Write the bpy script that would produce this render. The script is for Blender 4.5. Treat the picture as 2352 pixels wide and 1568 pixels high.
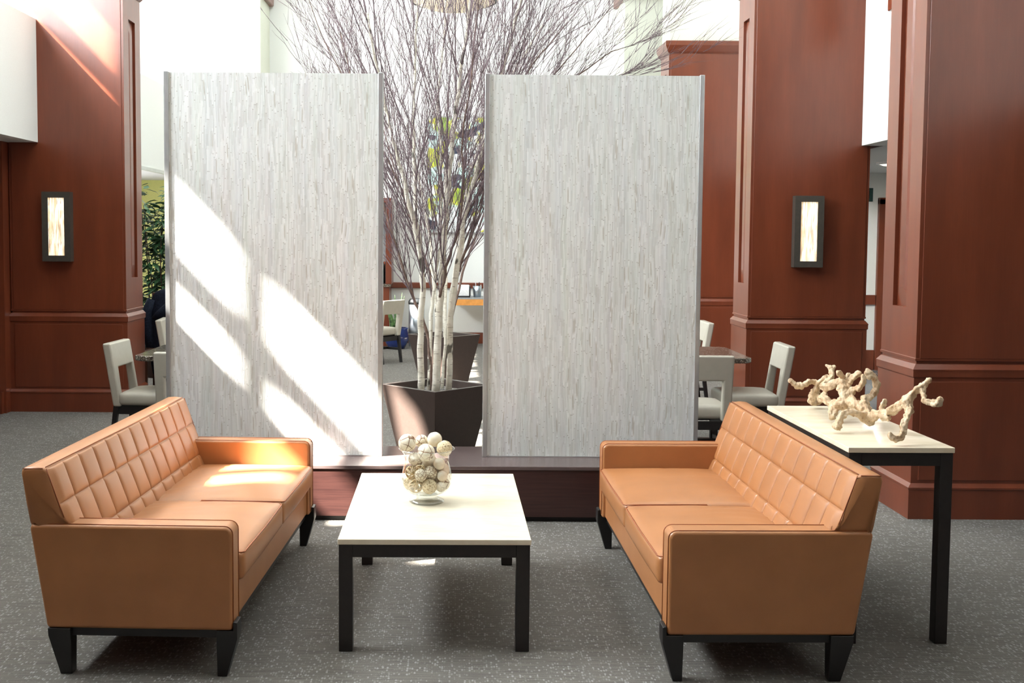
import bpy, bmesh, math, random
from math import sin, cos, pi, sqrt, radians
from mathutils import Vector, Matrix

for o in list(bpy.data.objects):
    bpy.data.objects.remove(o)
C = bpy.context.scene.collection
SC = bpy.context.scene

# ---------------------------------------------------------------- camera
H = 1.65
YAW, PITCH, ROLL = 0.0030, 0.0612, 0.00695
cam_d = bpy.data.cameras.new('camera'); cam = bpy.data.objects.new('camera', cam_d); C.objects.link(cam)
R0 = Vector((cos(YAW), -sin(YAW), 0)); F0 = Vector((sin(YAW), cos(YAW), 0)); Z0 = Vector((0, 0, 1))
FW = F0 * cos(PITCH) - Z0 * sin(PITCH); UP = F0 * sin(PITCH) + Z0 * cos(PITCH)
RT = R0 * cos(ROLL) + UP * sin(ROLL); UP = UP * cos(ROLL) - R0 * sin(ROLL)
cam.matrix_world = Matrix(((RT.x, UP.x, -FW.x, 0), (RT.y, UP.y, -FW.y, 0), (RT.z, UP.z, -FW.z, H), (0, 0, 0, 1)))
cam_d.sensor_width = 36.0; cam_d.lens = 2500.0 / 2352 * 36
cam_d.shift_x = (1176 - 1059.5) / 2352; cam_d.shift_y = (698.8 - 784) / 2352
cam_d.clip_start = 0.05
SC.camera = cam

# ---------------------------------------------------------------- light and exposure
SC.view_settings.view_transform = 'Standard'; SC.view_settings.look = 'None'
SC.view_settings.gamma = 1; SC.view_settings.use_curve_mapping = False
SC.view_settings.exposure = 0.0
w = bpy.data.worlds.new('sky'); SC.world = w; w.use_nodes = True
w.node_tree.nodes['Background'].inputs[0].default_value = (0.80, 0.90, 1.0, 1)
w.node_tree.nodes['Background'].inputs[1].default_value = 1.2
SUN = Vector((1.0, 0.35, -1.05))
sd = bpy.data.lights.new('sun', 'SUN'); sd.energy = 130.0; sd.angle = radians(0.85); sd.color = (1.0, 0.95, 0.86)
so = bpy.data.objects.new('sun', sd); C.objects.link(so); so.rotation_euler = SUN.to_track_quat('-Z', 'Y').to_euler(); so.location = (-8, 2, 10)
def area(name, loc, direction, sx, sy, power, col):
    d = bpy.data.lights.new(name, 'AREA'); d.shape = 'RECTANGLE'; d.size = sx; d.size_y = sy; d.energy = power; d.color = col
    o = bpy.data.objects.new(name, d); C.objects.link(o); o.location = loc
    o.rotation_euler = Vector(direction).to_track_quat('-Z', 'Y').to_euler()
    return o
area('overhead_fill', (0.2, 9.8, 7.35), (0, 0, -1), 5.0, 12.0, 480, (0.88, 0.95, 1.0))  # added ambient fill below the closed ceiling; no skylight is built
area('clerestory_daylight', (-5.5, 9.6, 5.25), (1, 0, -0.35), 12.0, 1.9, 1250, (0.88, 0.95, 1.0))
area('left_screen_fill', (-5.45, 4.9, 5.3), (1, 0.12, -0.42), 3.4, 1.9, 620, (0.88, 0.95, 1.0))  # extra lamp added over the same windows to brighten the left screen
area('alcove_fill', (-5.5, 14.4, 1.3), (1, 0.1, 0), 3.0, 1.8, 110, (0.97, 0.98, 1.0))  # added fill to brighten the green wall; the outer wall here is solid
area('front_fill', (0.0, -3.6, 3.4), (0, 1, -0.12), 7.0, 4.5, 12, (0.88, 0.95, 1.0))  # added fill from behind the camera; the front wall has no window

# ---------------------------------------------------------------- materials
def srgb(r, g, b):
    f = lambda c: (c / 255 / 12.92) if c / 255 <= 0.04045 else ((c / 255 + 0.055) / 1.055) ** 2.4
    return (f(r), f(g), f(b), 1)
class NM:
    def __init__(s, name, rough=0.5, col=(0.5, 0.5, 0.5, 1), spec=0.5, metal=0.0):
        s.m = bpy.data.materials.new(name); s.m.use_nodes = True; s.t = s.m.node_tree; s.n = s.t.nodes; s.l = s.t.links
        s.b = s.n['Principled BSDF']; s.b.inputs['Roughness'].default_value = rough
        s.b.inputs['Base Color'].default_value = col; s.b.inputs['Specular IOR Level'].default_value = spec
        s.b.inputs['Metallic'].default_value = metal
        s.co = None
    def obj(s):
        if not s.co: s.co = s.n.new('ShaderNodeTexCoord')
        return s.co.outputs['Object']
    def map(s, scale=(1, 1, 1), rot=(0, 0, 0), src=None):
        m = s.n.new('ShaderNodeMapping'); m.inputs['Scale'].default_value = scale; m.inputs['Rotation'].default_value = rot
        s.l.new(src or s.obj(), m.inputs[0]); return m.outputs[0]
    def noise(s, vec, scale=5, detail=3, rough=0.5, out='Fac'):
        t = s.n.new('ShaderNodeTexNoise'); t.inputs['Scale'].default_value = scale; t.inputs['Detail'].default_value = detail
        t.inputs['Roughness'].default_value = rough; s.l.new(vec, t.inputs['Vector']); return t.outputs[out]
    def vor(s, vec, scale=5, feature='F1', out='Distance', rnd=1.0):
        t = s.n.new('ShaderNodeTexVoronoi'); t.feature = feature; t.inputs['Scale'].default_value = scale
        t.inputs['Randomness'].default_value = rnd; s.l.new(vec, t.inputs['Vector']); return t.outputs[out]
    def ramp(s, fac, stops, interp='LINEAR'):
        r = s.n.new('ShaderNodeValToRGB'); r.color_ramp.interpolation = interp; e = r.color_ramp.elements
        while len(e) < len(stops): e.new(0.5)
        for k, (p, c) in enumerate(stops):
            e[k].position = p; e[k].color = c if isinstance(c, tuple) else (c, c, c, 1)
        s.l.new(fac, r.inputs[0]); return r.outputs[0]
    def mix(s, fac, a, b, mode='MIX'):
        m = s.n.new('ShaderNodeMix'); m.data_type = 'RGBA'; m.blend_type = mode
        for i, v in ((0, fac), (6, a), (7, b)):
            if isinstance(v, (int, float)): m.inputs[i].default_value = v
            elif isinstance(v, tuple): m.inputs[i].default_value = v
            else: s.l.new(v, m.inputs[i])
        return m.outputs[2]
    def math(s, op, a, b=0.0):
        m = s.n.new('ShaderNodeMath'); m.operation = op
        for i, v in ((0, a), (1, b)):
            if isinstance(v, (int, float)): m.inputs[i].default_value = v
            else: s.l.new(v, m.inputs[i])
        return m.outputs[0]
    def color(s, c): s.l.new(c, s.b.inputs['Base Color'])
    def rough(s, c): s.l.new(c, s.b.inputs['Roughness'])
    def bump(s, h, strength=0.3, dist=0.01):
        b = s.n.new('ShaderNodeBump'); b.inputs['Strength'].default_value = strength; b.inputs['Distance'].default_value = dist
        s.l.new(h, b.inputs['Height']); s.l.new(b.outputs[0], s.b.inputs['Normal'])
def plain(name, col, rough=0.5, spec=0.5, metal=0.0, noise=0.06, scale=40):
    m = NM(name, rough, col, spec, metal)
    f = m.noise(m.obj(), scale, 3)
    d = tuple(c * (1 - noise * 2) for c in col[:3]) + (1,); e = tuple(min(1, c * (1 + noise)) for c in col[:3]) + (1,)
    m.color(m.ramp(f, [(0.3, d), (0.7, e)])); return m.m
M = {}
def mahogany():
    m = NM('mahogany veneer', 0.32, spec=0.5)
    f = m.noise(m.map((3.5, 3.5, 0.6)), 1.6, 5, 0.55); g = m.noise(m.map((60, 60, 1.6)), 3, 3)
    c = m.ramp(f, [(0.25, srgb(100, 47, 28)), (0.5, srgb(113, 54, 32)), (0.78, srgb(126, 62, 38))])
    c2 = m.mix(m.ramp(g, [(0.35, 0.0), (0.75, 0.16)]), c, srgb(84, 30, 16)); m.color(c2)
    m.b.inputs['Coat Weight'].default_value = 0.25; m.b.inputs['Coat Roughness'].default_value = 0.22
    return m.m
M['mahogany'] = mahogany()
def leather():
    m = NM('caramel leather', 0.4, spec=0.6)
    f = m.noise(m.obj(), 6, 4); m.color(m.ramp(f, [(0.3, srgb(158, 103, 60)), (0.7, srgb(169, 112, 67))]))
    v = m.vor(m.obj(), 420); n = m.noise(m.obj(), 900, 2)
    m.bump(m.math('ADD', v, n), 0.12, 0.002); return m.m
M['leather'] = leather()
M['welt'] = plain('leather welt', srgb(150, 80, 40), 0.5)
M['black_wood'] = plain('black stained wood', srgb(24, 21, 20), 0.4)
M['bronze'] = plain('dark bronze metal', srgb(44, 40, 38), 0.42, 0.5, 0.3)
def stone_top():
    m = NM('cream laminate stone', 0.22, spec=0.5)
    f = m.noise(m.map((1, 3, 1)), 4, 6, 0.65); g = m.noise(m.map((2, 16, 2)), 9, 4)
    c = m.ramp(f, [(0.3, srgb(218, 203, 176)), (0.7, srgb(236, 225, 202))])
    m.color(m.mix(m.ramp(g, [(0.45, 0.0), (0.8, 0.28)]), c, srgb(209, 190, 160))); return m.m
M['stone'] = stone_top()
def carpet():
    m = NM('woven grey carpet', 0.95, spec=0.15)
    o = m.obj()
    cell = m.vor(m.map((105, 52, 1)), 1.0, out='Color', rnd=0.75); bw = m.n.new('ShaderNodeSeparateColor'); m.l.new(cell, bw.inputs[0])
    zone = m.noise(o, 9, 2)
    fleck = m.ramp(m.math('ADD', bw.outputs[0], m.math('MULTIPLY', m.math('SUBTRACT', zone, 0.5), 0.55)), [(0.52, 0.0), (0.88, 0.85)])
    dist = m.vor(m.map((105, 52, 1)), 1.0, rnd=0.75); fleck = m.math('MULTIPLY', fleck, m.ramp(dist, [(0.3, 1.0), (0.6, 0.0)]))
    lines = m.noise(m.map((6, 150, 1)), 1.0, 3); fine = m.noise(o, 330, 2)
    base = m.ramp(lines, [(0.3, srgb(94, 90, 85)), (0.7, srgb(124, 119, 112))])
    base = m.mix(m.ramp(fine, [(0.4, 0.0), (0.7, 0.45)]), base, srgb(70, 68, 66))
    m.color(m.mix(fleck, base, srgb(150, 149, 146)))
    m.bump(m.math('ADD', fine, m.math('MULTIPLY', fleck, 0.6)), 0.5, 0.006); return m.m
M['carpet'] = carpet()
def reed():
    m = NM('reed panel', 0.38, spec=0.45)
    o = m.obj(); sx = m.n.new('ShaderNodeSeparateXYZ'); m.l.new(o, sx.inputs[0]); X, Z = sx.outputs[0], sx.outputs[2]
    wob = m.noise(m.map((7, 7, 3.2)), 1.0, 1)
    u = m.math('MULTIPLY', m.math('ADD', X, m.math('MULTIPLY', m.math('SUBTRACT', wob, 0.5), 0.035)), 140.0)
    fr = m.math('FRACT', u); idx = m.math('FLOOR', u)
    def white(a, b):
        c = m.n.new('ShaderNodeCombineXYZ'); m.l.new(a, c.inputs[0])
        if b is not None: m.l.new(b, c.inputs[1])
        t = m.n.new('ShaderNodeTexWhiteNoise'); t.noise_dimensions = '2D'; m.l.new(c.outputs[0], t.inputs[0]); return t.outputs['Value']
    w0 = white(idx, None)
    # every reed is laid in lengths; the joints are staggered from reed to reed
    zs = m.math('ADD', m.math('MULTIPLY', Z, 6.5), m.math('MULTIPLY', w0, 31.0)); seg = m.math('FLOOR', zs); zf = m.math('FRACT', zs)
    w1 = white(idx, seg); zs2 = m.math('ADD', m.math('MULTIPLY', Z, 11.0), m.math('MULTIPLY', w0, 57.0)); w2 = white(m.math('ADD', idx, 0.5), m.math('FLOOR', zs2))
    base = m.ramp(w1, [(0.0, srgb(208, 208, 204)), (0.5, srgb(219, 220, 217)), (1.0, srgb(230, 230, 227))])
    tint = m.noise(m.map((20, 20, 0.9)), 1.0, 2, out='Color'); base = m.mix(0.10, base, tint, 'OVERLAY')
    edge = m.math('ABSOLUTE', m.math('SUBTRACT', fr, 0.5))
    gap = m.math('MULTIPLY', m.ramp(edge, [(0.30, 0.0), (0.44, 1.0)]), m.ramp(w2, [(0.55, 0.12), (0.85, 0.95)]))
    c = m.mix(m.math('MULTIPLY', gap, 0.8), base, srgb(126, 117, 100))
    streak = m.math('MULTIPLY', m.ramp(w1, [(0.94, 0.0), (0.96, 0.5)]), m.ramp(m.math('ABSOLUTE', m.math('SUBTRACT', zf, 0.5)), [(0.2, 1.0), (0.35, 0.0)]))
    c = m.mix(streak, c, srgb(150, 138, 118))
    joint = m.math('MULTIPLY', m.ramp(zf, [(0.0, 1.0), (0.05, 0.0)]), m.ramp(w1, [(0.55, 0.0), (0.6, 0.55)]))
    c = m.mix(joint, c, srgb(112, 92, 72))
    m.color(c); m.bump(m.math('SUBTRACT', 1.0, m.math('MULTIPLY', edge, edge)), 0.35, 0.006); return m.m
M['reed'] = reed()
M['alu'] = plain('brushed aluminium', srgb(196, 198, 198), 0.32, 0.5, 0.75, 0.03, 20)
def plinthwood():
    m = NM('dark wenge laminate', 0.3, spec=0.5)
    f = m.noise(m.map((1.2, 30, 30)), 3, 4); m.color(m.ramp(f, [(0.3, srgb(50, 30, 28)), (0.7, srgb(66, 41, 37))])); return m.m
M['wenge'] = plinthwood()
M['plinth_top'] = plain('satin brown top', srgb(92, 78, 76), 0.24, 0.5, 0, 0.04, 12)
M['sconce'] = plain('brown painted metal', srgb(78, 73, 66), 0.45, 0.5, 0.2)
M['toe'] = plain('black toe kick', srgb(14, 13, 13), 0.6)
M['white_wall'] = plain('white vinyl wallcover', srgb(232, 233, 228), 0.75, 0.25, 0, 0.02, 130)
M['cream_wall'] = plain('pale cream wall', srgb(221, 222, 206), 0.8, 0.2, 0, 0.02, 60)
M['green_wall'] = plain('yellow green wall', srgb(205, 206, 128), 0.8, 0.2, 0, 0.02, 50)
M['ceiling'] = plain('white ceiling', srgb(225, 225, 222), 0.85, 0.2, 0, 0.02, 60)
M['tile'] = plain('grey floor tile', srgb(120, 128, 130), 0.25, 0.5, 0, 0.06, 14)
M['planter'] = plain('brown metallic planter', srgb(72, 60, 55), 0.38, 0.5, 0.15, 0.04, 60)
M['gravel'] = plain('grey mulch', srgb(120, 116, 110), 0.9, 0.2, 0, 0.5, 90)
def bark():
    m = NM('white birch bark', 0.7, spec=0.25)
    f = m.noise(m.obj(), 14, 4); c = m.ramp(f, [(0.3, srgb(208, 200, 182)), (0.6, srgb(236, 230, 216))])
    g = m.noise(m.map((9, 9, 60)), 1.6, 3, 0.6); c = m.mix(m.ramp(g, [(0.58, 0.0), (0.66, 0.65)]), c, srgb(116, 92, 74))
    k = m.noise(m.map((9, 9, 5)), 1.3, 2); c = m.mix(m.ramp(k, [(0.63, 0.0), (0.67, 0.9)]), c, srgb(78, 72, 64))
    m.color(c); m.bump(g, 0.3, 0.004); return m.m
M['bark'] = bark()
M['twig'] = plain('purple brown twig bark', srgb(122, 104, 108), 0.6, 0.3, 0, 0.25, 30)
M['twig_light'] = plain('grey brown branch bark', srgb(122, 100, 90), 0.6, 0.3, 0, 0.25, 24)
def driftmat():
    m = NM('bleached grapewood', 0.6, spec=0.3)
    f = m.noise(m.map((30, 12, 12)), 1.5, 5, 0.65); c = m.ramp(f, [(0.3, srgb(158, 122, 88)), (0.5, srgb(198, 172, 140)), (0.75, srgb(216, 198, 170))])
    k = m.ramp(m.vor(m.obj(), 34), [(0.07, 1.0), (0.2, 0.0)]); c = m.mix(m.math('MULTIPLY', k, 0.55), c, srgb(128, 84, 54))
    m.color(c); m.bump(f, 0.9, 0.012); return m.m
M['drift'] = driftmat()
M['cream_leather'] = plain('cream vinyl', srgb(180, 174, 160), 0.35, 0.5, 0, 0.02, 20)
def granite():
    m = NM('brown granite', 0.12, spec=0.5)
    v = m.vor(m.obj(), 150, out='Color'); s = m.n.new('ShaderNodeSeparateColor'); m.l.new(v, s.inputs[0])
    m.color(m.ramp(s.outputs[0], [(0.0, srgb(48, 42, 38)), (0.55, srgb(88, 78, 68)), (0.85, srgb(128, 118, 104)), (1.0, srgb(190, 184, 172))])); return m.m
M['granite'] = granite()
M['white_pl'] = plain('white plastic', srgb(226, 228, 228), 0.4)
M['grey_pl'] = plain('grey plastic', srgb(150, 154, 156), 0.4)
M['dark_pl'] = plain('black plastic', srgb(26, 28, 30), 0.4)
M['steel'] = plain('brushed steel', srgb(176, 184, 192), 0.3, 0.5, 0.8, 0.03, 20)
M['oak'] = plain('honey oak edge', srgb(214, 146, 72), 0.4, 0.5, 0, 0.08, 20)
M['blue_glaze'] = plain('cobalt glaze', srgb(38, 56, 118), 0.12, 0.6, 0, 0.2, 8)
M['leaf'] = plain('green leaf', srgb(62, 104, 66), 0.4, 0.5, 0, 0.4, 14)
M['snake'] = plain('sansevieria leaf', srgb(112, 146, 92), 0.45, 0.4, 0, 0.45, 26)
M['coat'] = plain('navy coat cloth', srgb(28, 34, 48), 0.85, 0.2, 0, 0.25, 60)
M['brown_wood'] = plain('dark brown wood', srgb(70, 42, 28), 0.4)
M['soil'] = plain('potting soil', srgb(52, 42, 34), 0.95)
def emis(name, col, strength, pattern=None):
    m = NM(name, 0.5); m.b.inputs['Base Color'].default_value = (0.8, 0.8, 0.75, 1)
    if pattern == 'reed':
        f = m.noise(m.map((70, 1, 5)), 1.0, 3, 0.6); g = m.noise(m.map((60, 1, 16)), 1.0, 3)
        c = m.ramp(f, [(0.34, srgb(120, 70, 28)), (0.46, srgb(255, 206, 130)), (0.55, srgb(255, 249, 232))])
        c = m.mix(m.ramp(g, [(0.58, 0.0), (0.66, 0.8)]), c, srgb(160, 104, 52))
        m.l.new(c, m.b.inputs['Emission Color'])
    else: m.b.inputs['Emission Color'].default_value = col
    m.b.inputs['Emission Strength'].default_value = strength; return m.m
M['lamp_reed'] = emis('lit reed diffuser', None, 0.95, 'reed')
M['lamp_white'] = emis('lit ceiling lens', srgb(255, 246, 220), 3.0)
M['lamp_bowl'] = emis('lit alabaster bowl', srgb(255, 232, 186), 0.55)
def glass():
    m = bpy.data.materials.new('clear glass'); m.use_nodes = True; t = m.node_tree; n = t.nodes; n.clear()
    out = n.new('ShaderNodeOutputMaterial'); mx = n.new('ShaderNodeMixShader'); tr = n.new('ShaderNodeBsdfTransparent'); gl = n.new('ShaderNodeBsdfGlossy')
    lw = n.new('ShaderNodeLayerWeight'); lw.inputs[0].default_value = 0.3; gl.inputs['Roughness'].default_value = 0.02
    tr.inputs[0].default_value = (0.95, 0.97, 0.97, 1)
    mr = n.new('ShaderNodeMapRange'); mr.inputs[3].default_value = 0.03; mr.inputs[4].default_value = 0.6; t.links.new(lw.outputs['Facing'], mr.inputs[0])
    t.links.new(mr.outputs[0], mx.inputs[0]); t.links.new(tr.outputs[0], mx.inputs[1]); t.links.new(gl.outputs[0], mx.inputs[2]); t.links.new(mx.outputs[0], out.inputs[0])
    return m
M['glass'] = glass()
def ballmat(kind):
    m = NM('ball ' + kind, 0.7, spec=0.25); o = m.obj()
    cr = srgb(236, 226, 204)
    if kind == 'veined':
        e = m.vor(m.map((1, 1, 1)), 34, 'DISTANCE_TO_EDGE'); n = m.noise(o, 18, 2)
        k = m.math('MULTIPLY', m.ramp(e, [(0.02, 1.0), (0.07, 0.0)]), m.ramp(n, [(0.42, 0.25), (0.6, 1.0)]))
        m.color(m.mix(k, cr, srgb(128, 84, 50))); m.bump(e, 0.4, 0.004)
    elif kind == 'scaled':
        e = m.vor(o, 75, 'DISTANCE_TO_EDGE'); m.color(m.mix(m.ramp(e, [(0.03, 0.8), (0.12, 0.0)]), cr, srgb(140, 104, 68))); m.bump(e, 0.5, 0.004)
    elif kind == 'twine':
        n = m.noise(o, 150, 3); m.color(m.ramp(n, [(0.3, srgb(150, 112, 66)), (0.5, srgb(232, 214, 176))])); m.bump(n, 1.0, 0.008)
    elif kind == 'vine': m.color(m.ramp(m.noise(o, 60, 2), [(0.3, srgb(206, 178, 130)), (0.7, srgb(240, 226, 196))]))
    else: m.color(m.ramp(m.noise(o, 40, 3), [(0.3, srgb(226, 212, 186)), (0.7, srgb(242, 234, 216))]))
    return m.m
for k in ('veined', 'scaled', 'twine', 'vine', 'plain'): M['ball_' + k] = ballmat(k)
def painting():
    m = NM('abstract canvas', 0.6); o = m.obj()
    f = m.noise(o, 2.3, 2); g = m.noise(m.map((1, 1, 1.6)), 3.1, 1, out='Color'); s = m.n.new('ShaderNodeSeparateColor'); m.l.new(g, s.inputs[0])
    c = m.ramp(f, [(0.0, srgb(232, 240, 240)), (0.5, srgb(238, 244, 242)), (0.54, srgb(214, 210, 60)), (0.64, srgb(140, 170, 60))], 'LINEAR')
    c = m.mix(m.ramp(s.outputs[1], [(0.56, 0.0), (0.6, 1.0)]), c, srgb(196, 228, 220))
    c = m.mix(m.ramp(s.outputs[0], [(0.60, 0.0), (0.63, 1.0)]), c, srgb(44, 48, 66)); m.color(c); return m.m
M['painting'] = painting()

# ---------------------------------------------------------------- mesh helpers
def box(bm, x0, x1, y0, y1, z0, z1):
    v = [bm.verts.new((x, y, z)) for z in (z0, z1) for y in (y0, y1) for x in (x0, x1)]
    for f in ((0, 2, 3, 1), (4, 5, 7, 6), (0, 1, 5, 4), (2, 6, 7, 3), (0, 4, 6, 2), (1, 3, 7, 5)):
        bm.faces.new([v[i] for i in f])
    return v
def prism(bm, poly, axis, a, b):
    """extrude a 2-D polygon along an axis ('x','y','z') from a to b"""
    def P(p, t):
        return (t, p[0], p[1]) if axis == 'x' else (p[0], t, p[1]) if axis == 'y' else (p[0], p[1], t)
    A = [bm.verts.new(P(p, a)) for p in poly]; B = [bm.verts.new(P(p, b)) for p in poly]
    n = len(poly)
    for i in range(n): bm.faces.new((A[i], A[(i + 1) % n], B[(i + 1) % n], B[i]))
    bm.faces.new(A); bm.faces.new(B)
def tube(bm, pts, rad, n=6, cap=True):
    pts = [Vector(p) for p in pts]; rings = []
    ref = Vector((0.31, 0.83, 0.47))
    for i, p in enumerate(pts):
        d = (pts[min(i + 1, len(pts) - 1)] - pts[max(i - 1, 0)])
        d = d.normalized() if d.length > 1e-9 else Vector((0, 0, 1))
        a = d.cross(ref)
        if a.length < 1e-3: a = d.cross(Vector((1, 0, 0)))
        a.normalize(); b = d.cross(a); r = rad[i] if hasattr(rad, '__len__') else rad
        rings.append([bm.verts.new(p + (a * cos(2 * pi * k / n) + b * sin(2 * pi * k / n)) * r) for k in range(n)])
    for A, B in zip(rings, rings[1:]):
        for k in range(n): bm.faces.new((A[k], A[(k + 1) % n], B[(k + 1) % n], B[k]))
    if cap and n > 2:
        bm.faces.new(rings[0][::-1]); bm.faces.new(rings[-1])
def lathe(bm, prof, n=32, cx=0, cy=0):
    rings = []
    for r, z in prof:
        if r < 1e-6: rings.append([bm.verts.new((cx, cy, z))])
        else: rings.append([bm.verts.new((cx + r * cos(2 * pi * k / n), cy + r * sin(2 * pi * k / n), z)) for k in range(n)])
    for A, B in zip(rings, rings[1:]):
        for k in range(n):
            a = [A[k % len(A)], A[(k + 1) % n % len(A)], B[(k + 1) % n % len(B)], B[k % len(B)]]
            a = list(dict.fromkeys(a))
            if len(a) > 2: bm.faces.new(a)
def rbox(bm, x0, x1, y0, y1, z0, z1, r, nx=8, ny=8, nz=4, crown=0.0, bulge=0.0):
    """rounded box on a dense grid, optional crowned top"""
    c = Vector(((x0 + x1) / 2, (y0 + y1) / 2, (z0 + z1) / 2)); h = Vector(((x1 - x0) / 2, (y1 - y0) / 2, (z1 - z0) / 2))
    def lin(n):
        return [-cos(pi * k / n) * 0.35 + (2 * k / n - 1) * 0.65 for k in range(n + 1)]
    L = (lin(nx), lin(ny), lin(nz)); V = {}
    def vert(i, j, k):
        if (i, j, k) in V: return V[(i, j, k)]
        q = Vector((L[0][i], L[1][j], L[2][k])); p = Vector((q.x * h.x, q.y * h.y, q.z * h.z))
        inn = Vector([max(-(h[a] - r), min(h[a] - r, p[a])) for a in range(3)]); d = p - inn
        if d.length > 1e-9: p = inn + d * (r / d.length) * min(1.0, max(abs(d[a]) for a in range(3)) / r)
        if crown and p.z > 0: p.z += crown * (1 - abs(q.x) ** 3) * (1 - abs(q.y) ** 3) * (p.z / h.z)
        if bulge: p.x += bulge * (1 - q.z ** 2) * (1 - q.y ** 2) * q.x
        V[(i, j, k)] = bm.verts.new(p + c); return V[(i, j, k)]
    for i in range(nx):
        for j in range(ny):
            for k, fl in ((0, 1), (nz, 0)):
                f = [vert(i, j, k), vert(i + 1, j, k), vert(i + 1, j + 1, k), vert(i, j + 1, k)]; bm.faces.new(f[::-1] if fl else f)
    for i in range(nx):
        for k in range(nz):
            for j, fl in ((0, 0), (ny, 1)):
                f = [vert(i, j, k), vert(i + 1, j, k), vert(i + 1, j, k + 1), vert(i, j, k + 1)]; bm.faces.new(f[::-1] if fl else f)
    for j in range(ny):
        for k in range(nz):
            for i, fl in ((0, 1), (nx, 0)):
                f = [vert(i, j, k), vert(i, j + 1, k), vert(i, j + 1, k + 1), vert(i, j, k + 1)]; bm.faces.new(f[::-1] if fl else f)
def O(name, bm, mat, parent=None, loc=(0, 0, 0), bevel=0, seg=2, smooth=None, sub=0):
    bmesh.ops.recalc_face_normals(bm, faces=bm.faces[:])
    me = bpy.data.meshes.new(name); bm.to_mesh(me); bm.free(); me.materials.append(mat)
    o = bpy.data.objects.new(name, me); C.objects.link(o); o.location = loc
    if parent: o.parent = parent
    if bevel:
        md = o.modifiers.new('bevel', 'BEVEL'); md.width = bevel; md.segments = seg; md.limit_method = 'ANGLE'; md.angle_limit = radians(40)
    if sub:
        md = o.modifiers.new('sub', 'SUBSURF'); md.levels = sub; md.render_levels = sub
    if smooth is None: smooth = bool(bevel or sub)
    if smooth:
        for p in me.polygons: p.use_smooth = True
        if bevel and not sub:
            md = o.modifiers.new('wn', 'WEIGHTED_NORMAL'); md.keep_sharp = True
    return o
def B(*boxes):
    bm = bmesh.new()
    for b in boxes: box(bm, *b)
    return bm
def tag(o, label, cat, group=None, kind=None):
    o['label'] = label; o['category'] = cat
    if group: o['group'] = group
    if kind: o['kind'] = kind
    return o
def thing(name, label, cat, loc=(0, 0, 0), rz=0, group=None, kind=None):
    o = bpy.data.objects.new(name, None); C.objects.link(o); o.location = loc; o.rotation_euler = (0, 0, rz); o.empty_display_size = 0.1
    return tag(o, label, cat, group, kind)
def struct(name, bm, mat, label, cat, bevel=0):
    return tag(O(name, bm, mat, bevel=bevel), label, cat, None, 'structure')
def dup(root, loc, rz, label, group=None):
    r = root.copy(); C.objects.link(r); r.location = loc; r.rotation_euler = (0, 0, rz); r['label'] = label
    if group: r['group'] = group
    for ch in list(root.children):
        c = ch.copy(); C.objects.link(c); c.parent = r
        for g in list(ch.children):
            d = g.copy(); C.objects.link(d); d.parent = c
    return r

# ---------------------------------------------------------------- the setting
XL, XP, XR = -5.6, -3.886, 3.62        # clerestory wall, left parapet, right upper wall
struct('floor', B((-8, 9, -5, 17.2, -0.1, 0)), M['carpet'], 'grey woven carpet floor with light flecks', 'floor')
struct('ceiling', B((-5.72, 9, -5, 17.2, 7.5, 7.6)), M['ceiling'], 'white ceiling high over the atrium', 'ceiling')
struct('wall_back', B((-8, 9, 17.0, 17.2, 0, 7.5)), M['white_wall'], 'tall white wall at the far end of the atrium', 'wall')
struct('wall_front', B((-8, 9, -5, -4.8, 0, 7.5)), M['mahogany'], 'wood panelled wall behind the viewer', 'wall')
struct('wall_right', B((8.8, 9, -5, 17.2, 0, 7.5)), M['white_wall'], 'white outer wall on the right', 'wall')
struct('wall_alcove', B((-8, -3.95, 16.85, 16.98, 0, 2.5)), M['green_wall'], 'yellow-green wall under the left gallery', 'wall')
struct('wall_left', B((XL - 0.2, XL, -5, 17, 0, 2.5)), M['mahogany'], 'wood panelled outer wall under the left gallery', 'wall')
# left clerestory wall above the gallery: sill, head, transom, piers, mullions
cb = bmesh.new(); XO = XL - 0.12
box(cb, XO, XL, -5, 17, 2.5, 4.2); box(cb, XO, XL, -5, 17, 6.2, 7.5); box(cb, XO, XL, -5, 3.50, 4.2, 6.2)
y = 3.65
openings = [(3.50, 3.72), (3.80, 4.08)]
k = 4.41
while k < 15.5:
    if 5.4 < k < 5.5: openings += [(5.24, 5.52), (5.58, 6.22)]; k = 6.53; continue
    if 8.6 < k < 8.7: openings += [(8.65, 9.18), (9.24, 9.85), (9.92, 10.45)]; k = 10.77; continue
    openings += [(k, k + 0.53), (k + 0.60, k + 0.75)]; k += 1.06
for (a0, a1), (b0, b1) in zip(openings, openings[1:]): box(cb, XO, XL, a1, b0, 4.2, 6.2)
box(cb, XO, XL, openings[-1][1], 17, 4.2, 6.2); box(cb, XO, XL, 3.50, openings[-1][1], 5.57, 5.68)
struct('wall_clerestory', cb, M['white_wall'], 'clerestory window wall above the left gallery', 'wall')
struct('floor_gallery', B((-5.6, -3.98, -5, 17, 2.5, 2.66)), M['ceiling'], 'pale soffit of the left gallery', 'floor')
struct('wall_parapet', B((XP - 0.1, XP, -4.8, 5.2, 2.5, 3.32), (XP - 0.1, XP, 5.2, 6.6, 2.5, 3.46), (XP - 0.1, XP, 6.6, 10.13, 2.5, 3.62), (XP - 0.1, XP, 10.66, 17, 2.5, 3.62)), M['white_wall'], 'white parapet of the left gallery', 'parapet')  # unseen near stretches made lower so the sun reaches sofa and screen
struct('wall_upper', B((XR, XR + 0.2, -4.8, 9.85, 2.5, 7.5), (XR, XR + 0.2, 10.38, 13.3, 2.5, 7.5)), M['white_wall'], 'white upper wall between the right columns', 'wall')
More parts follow.
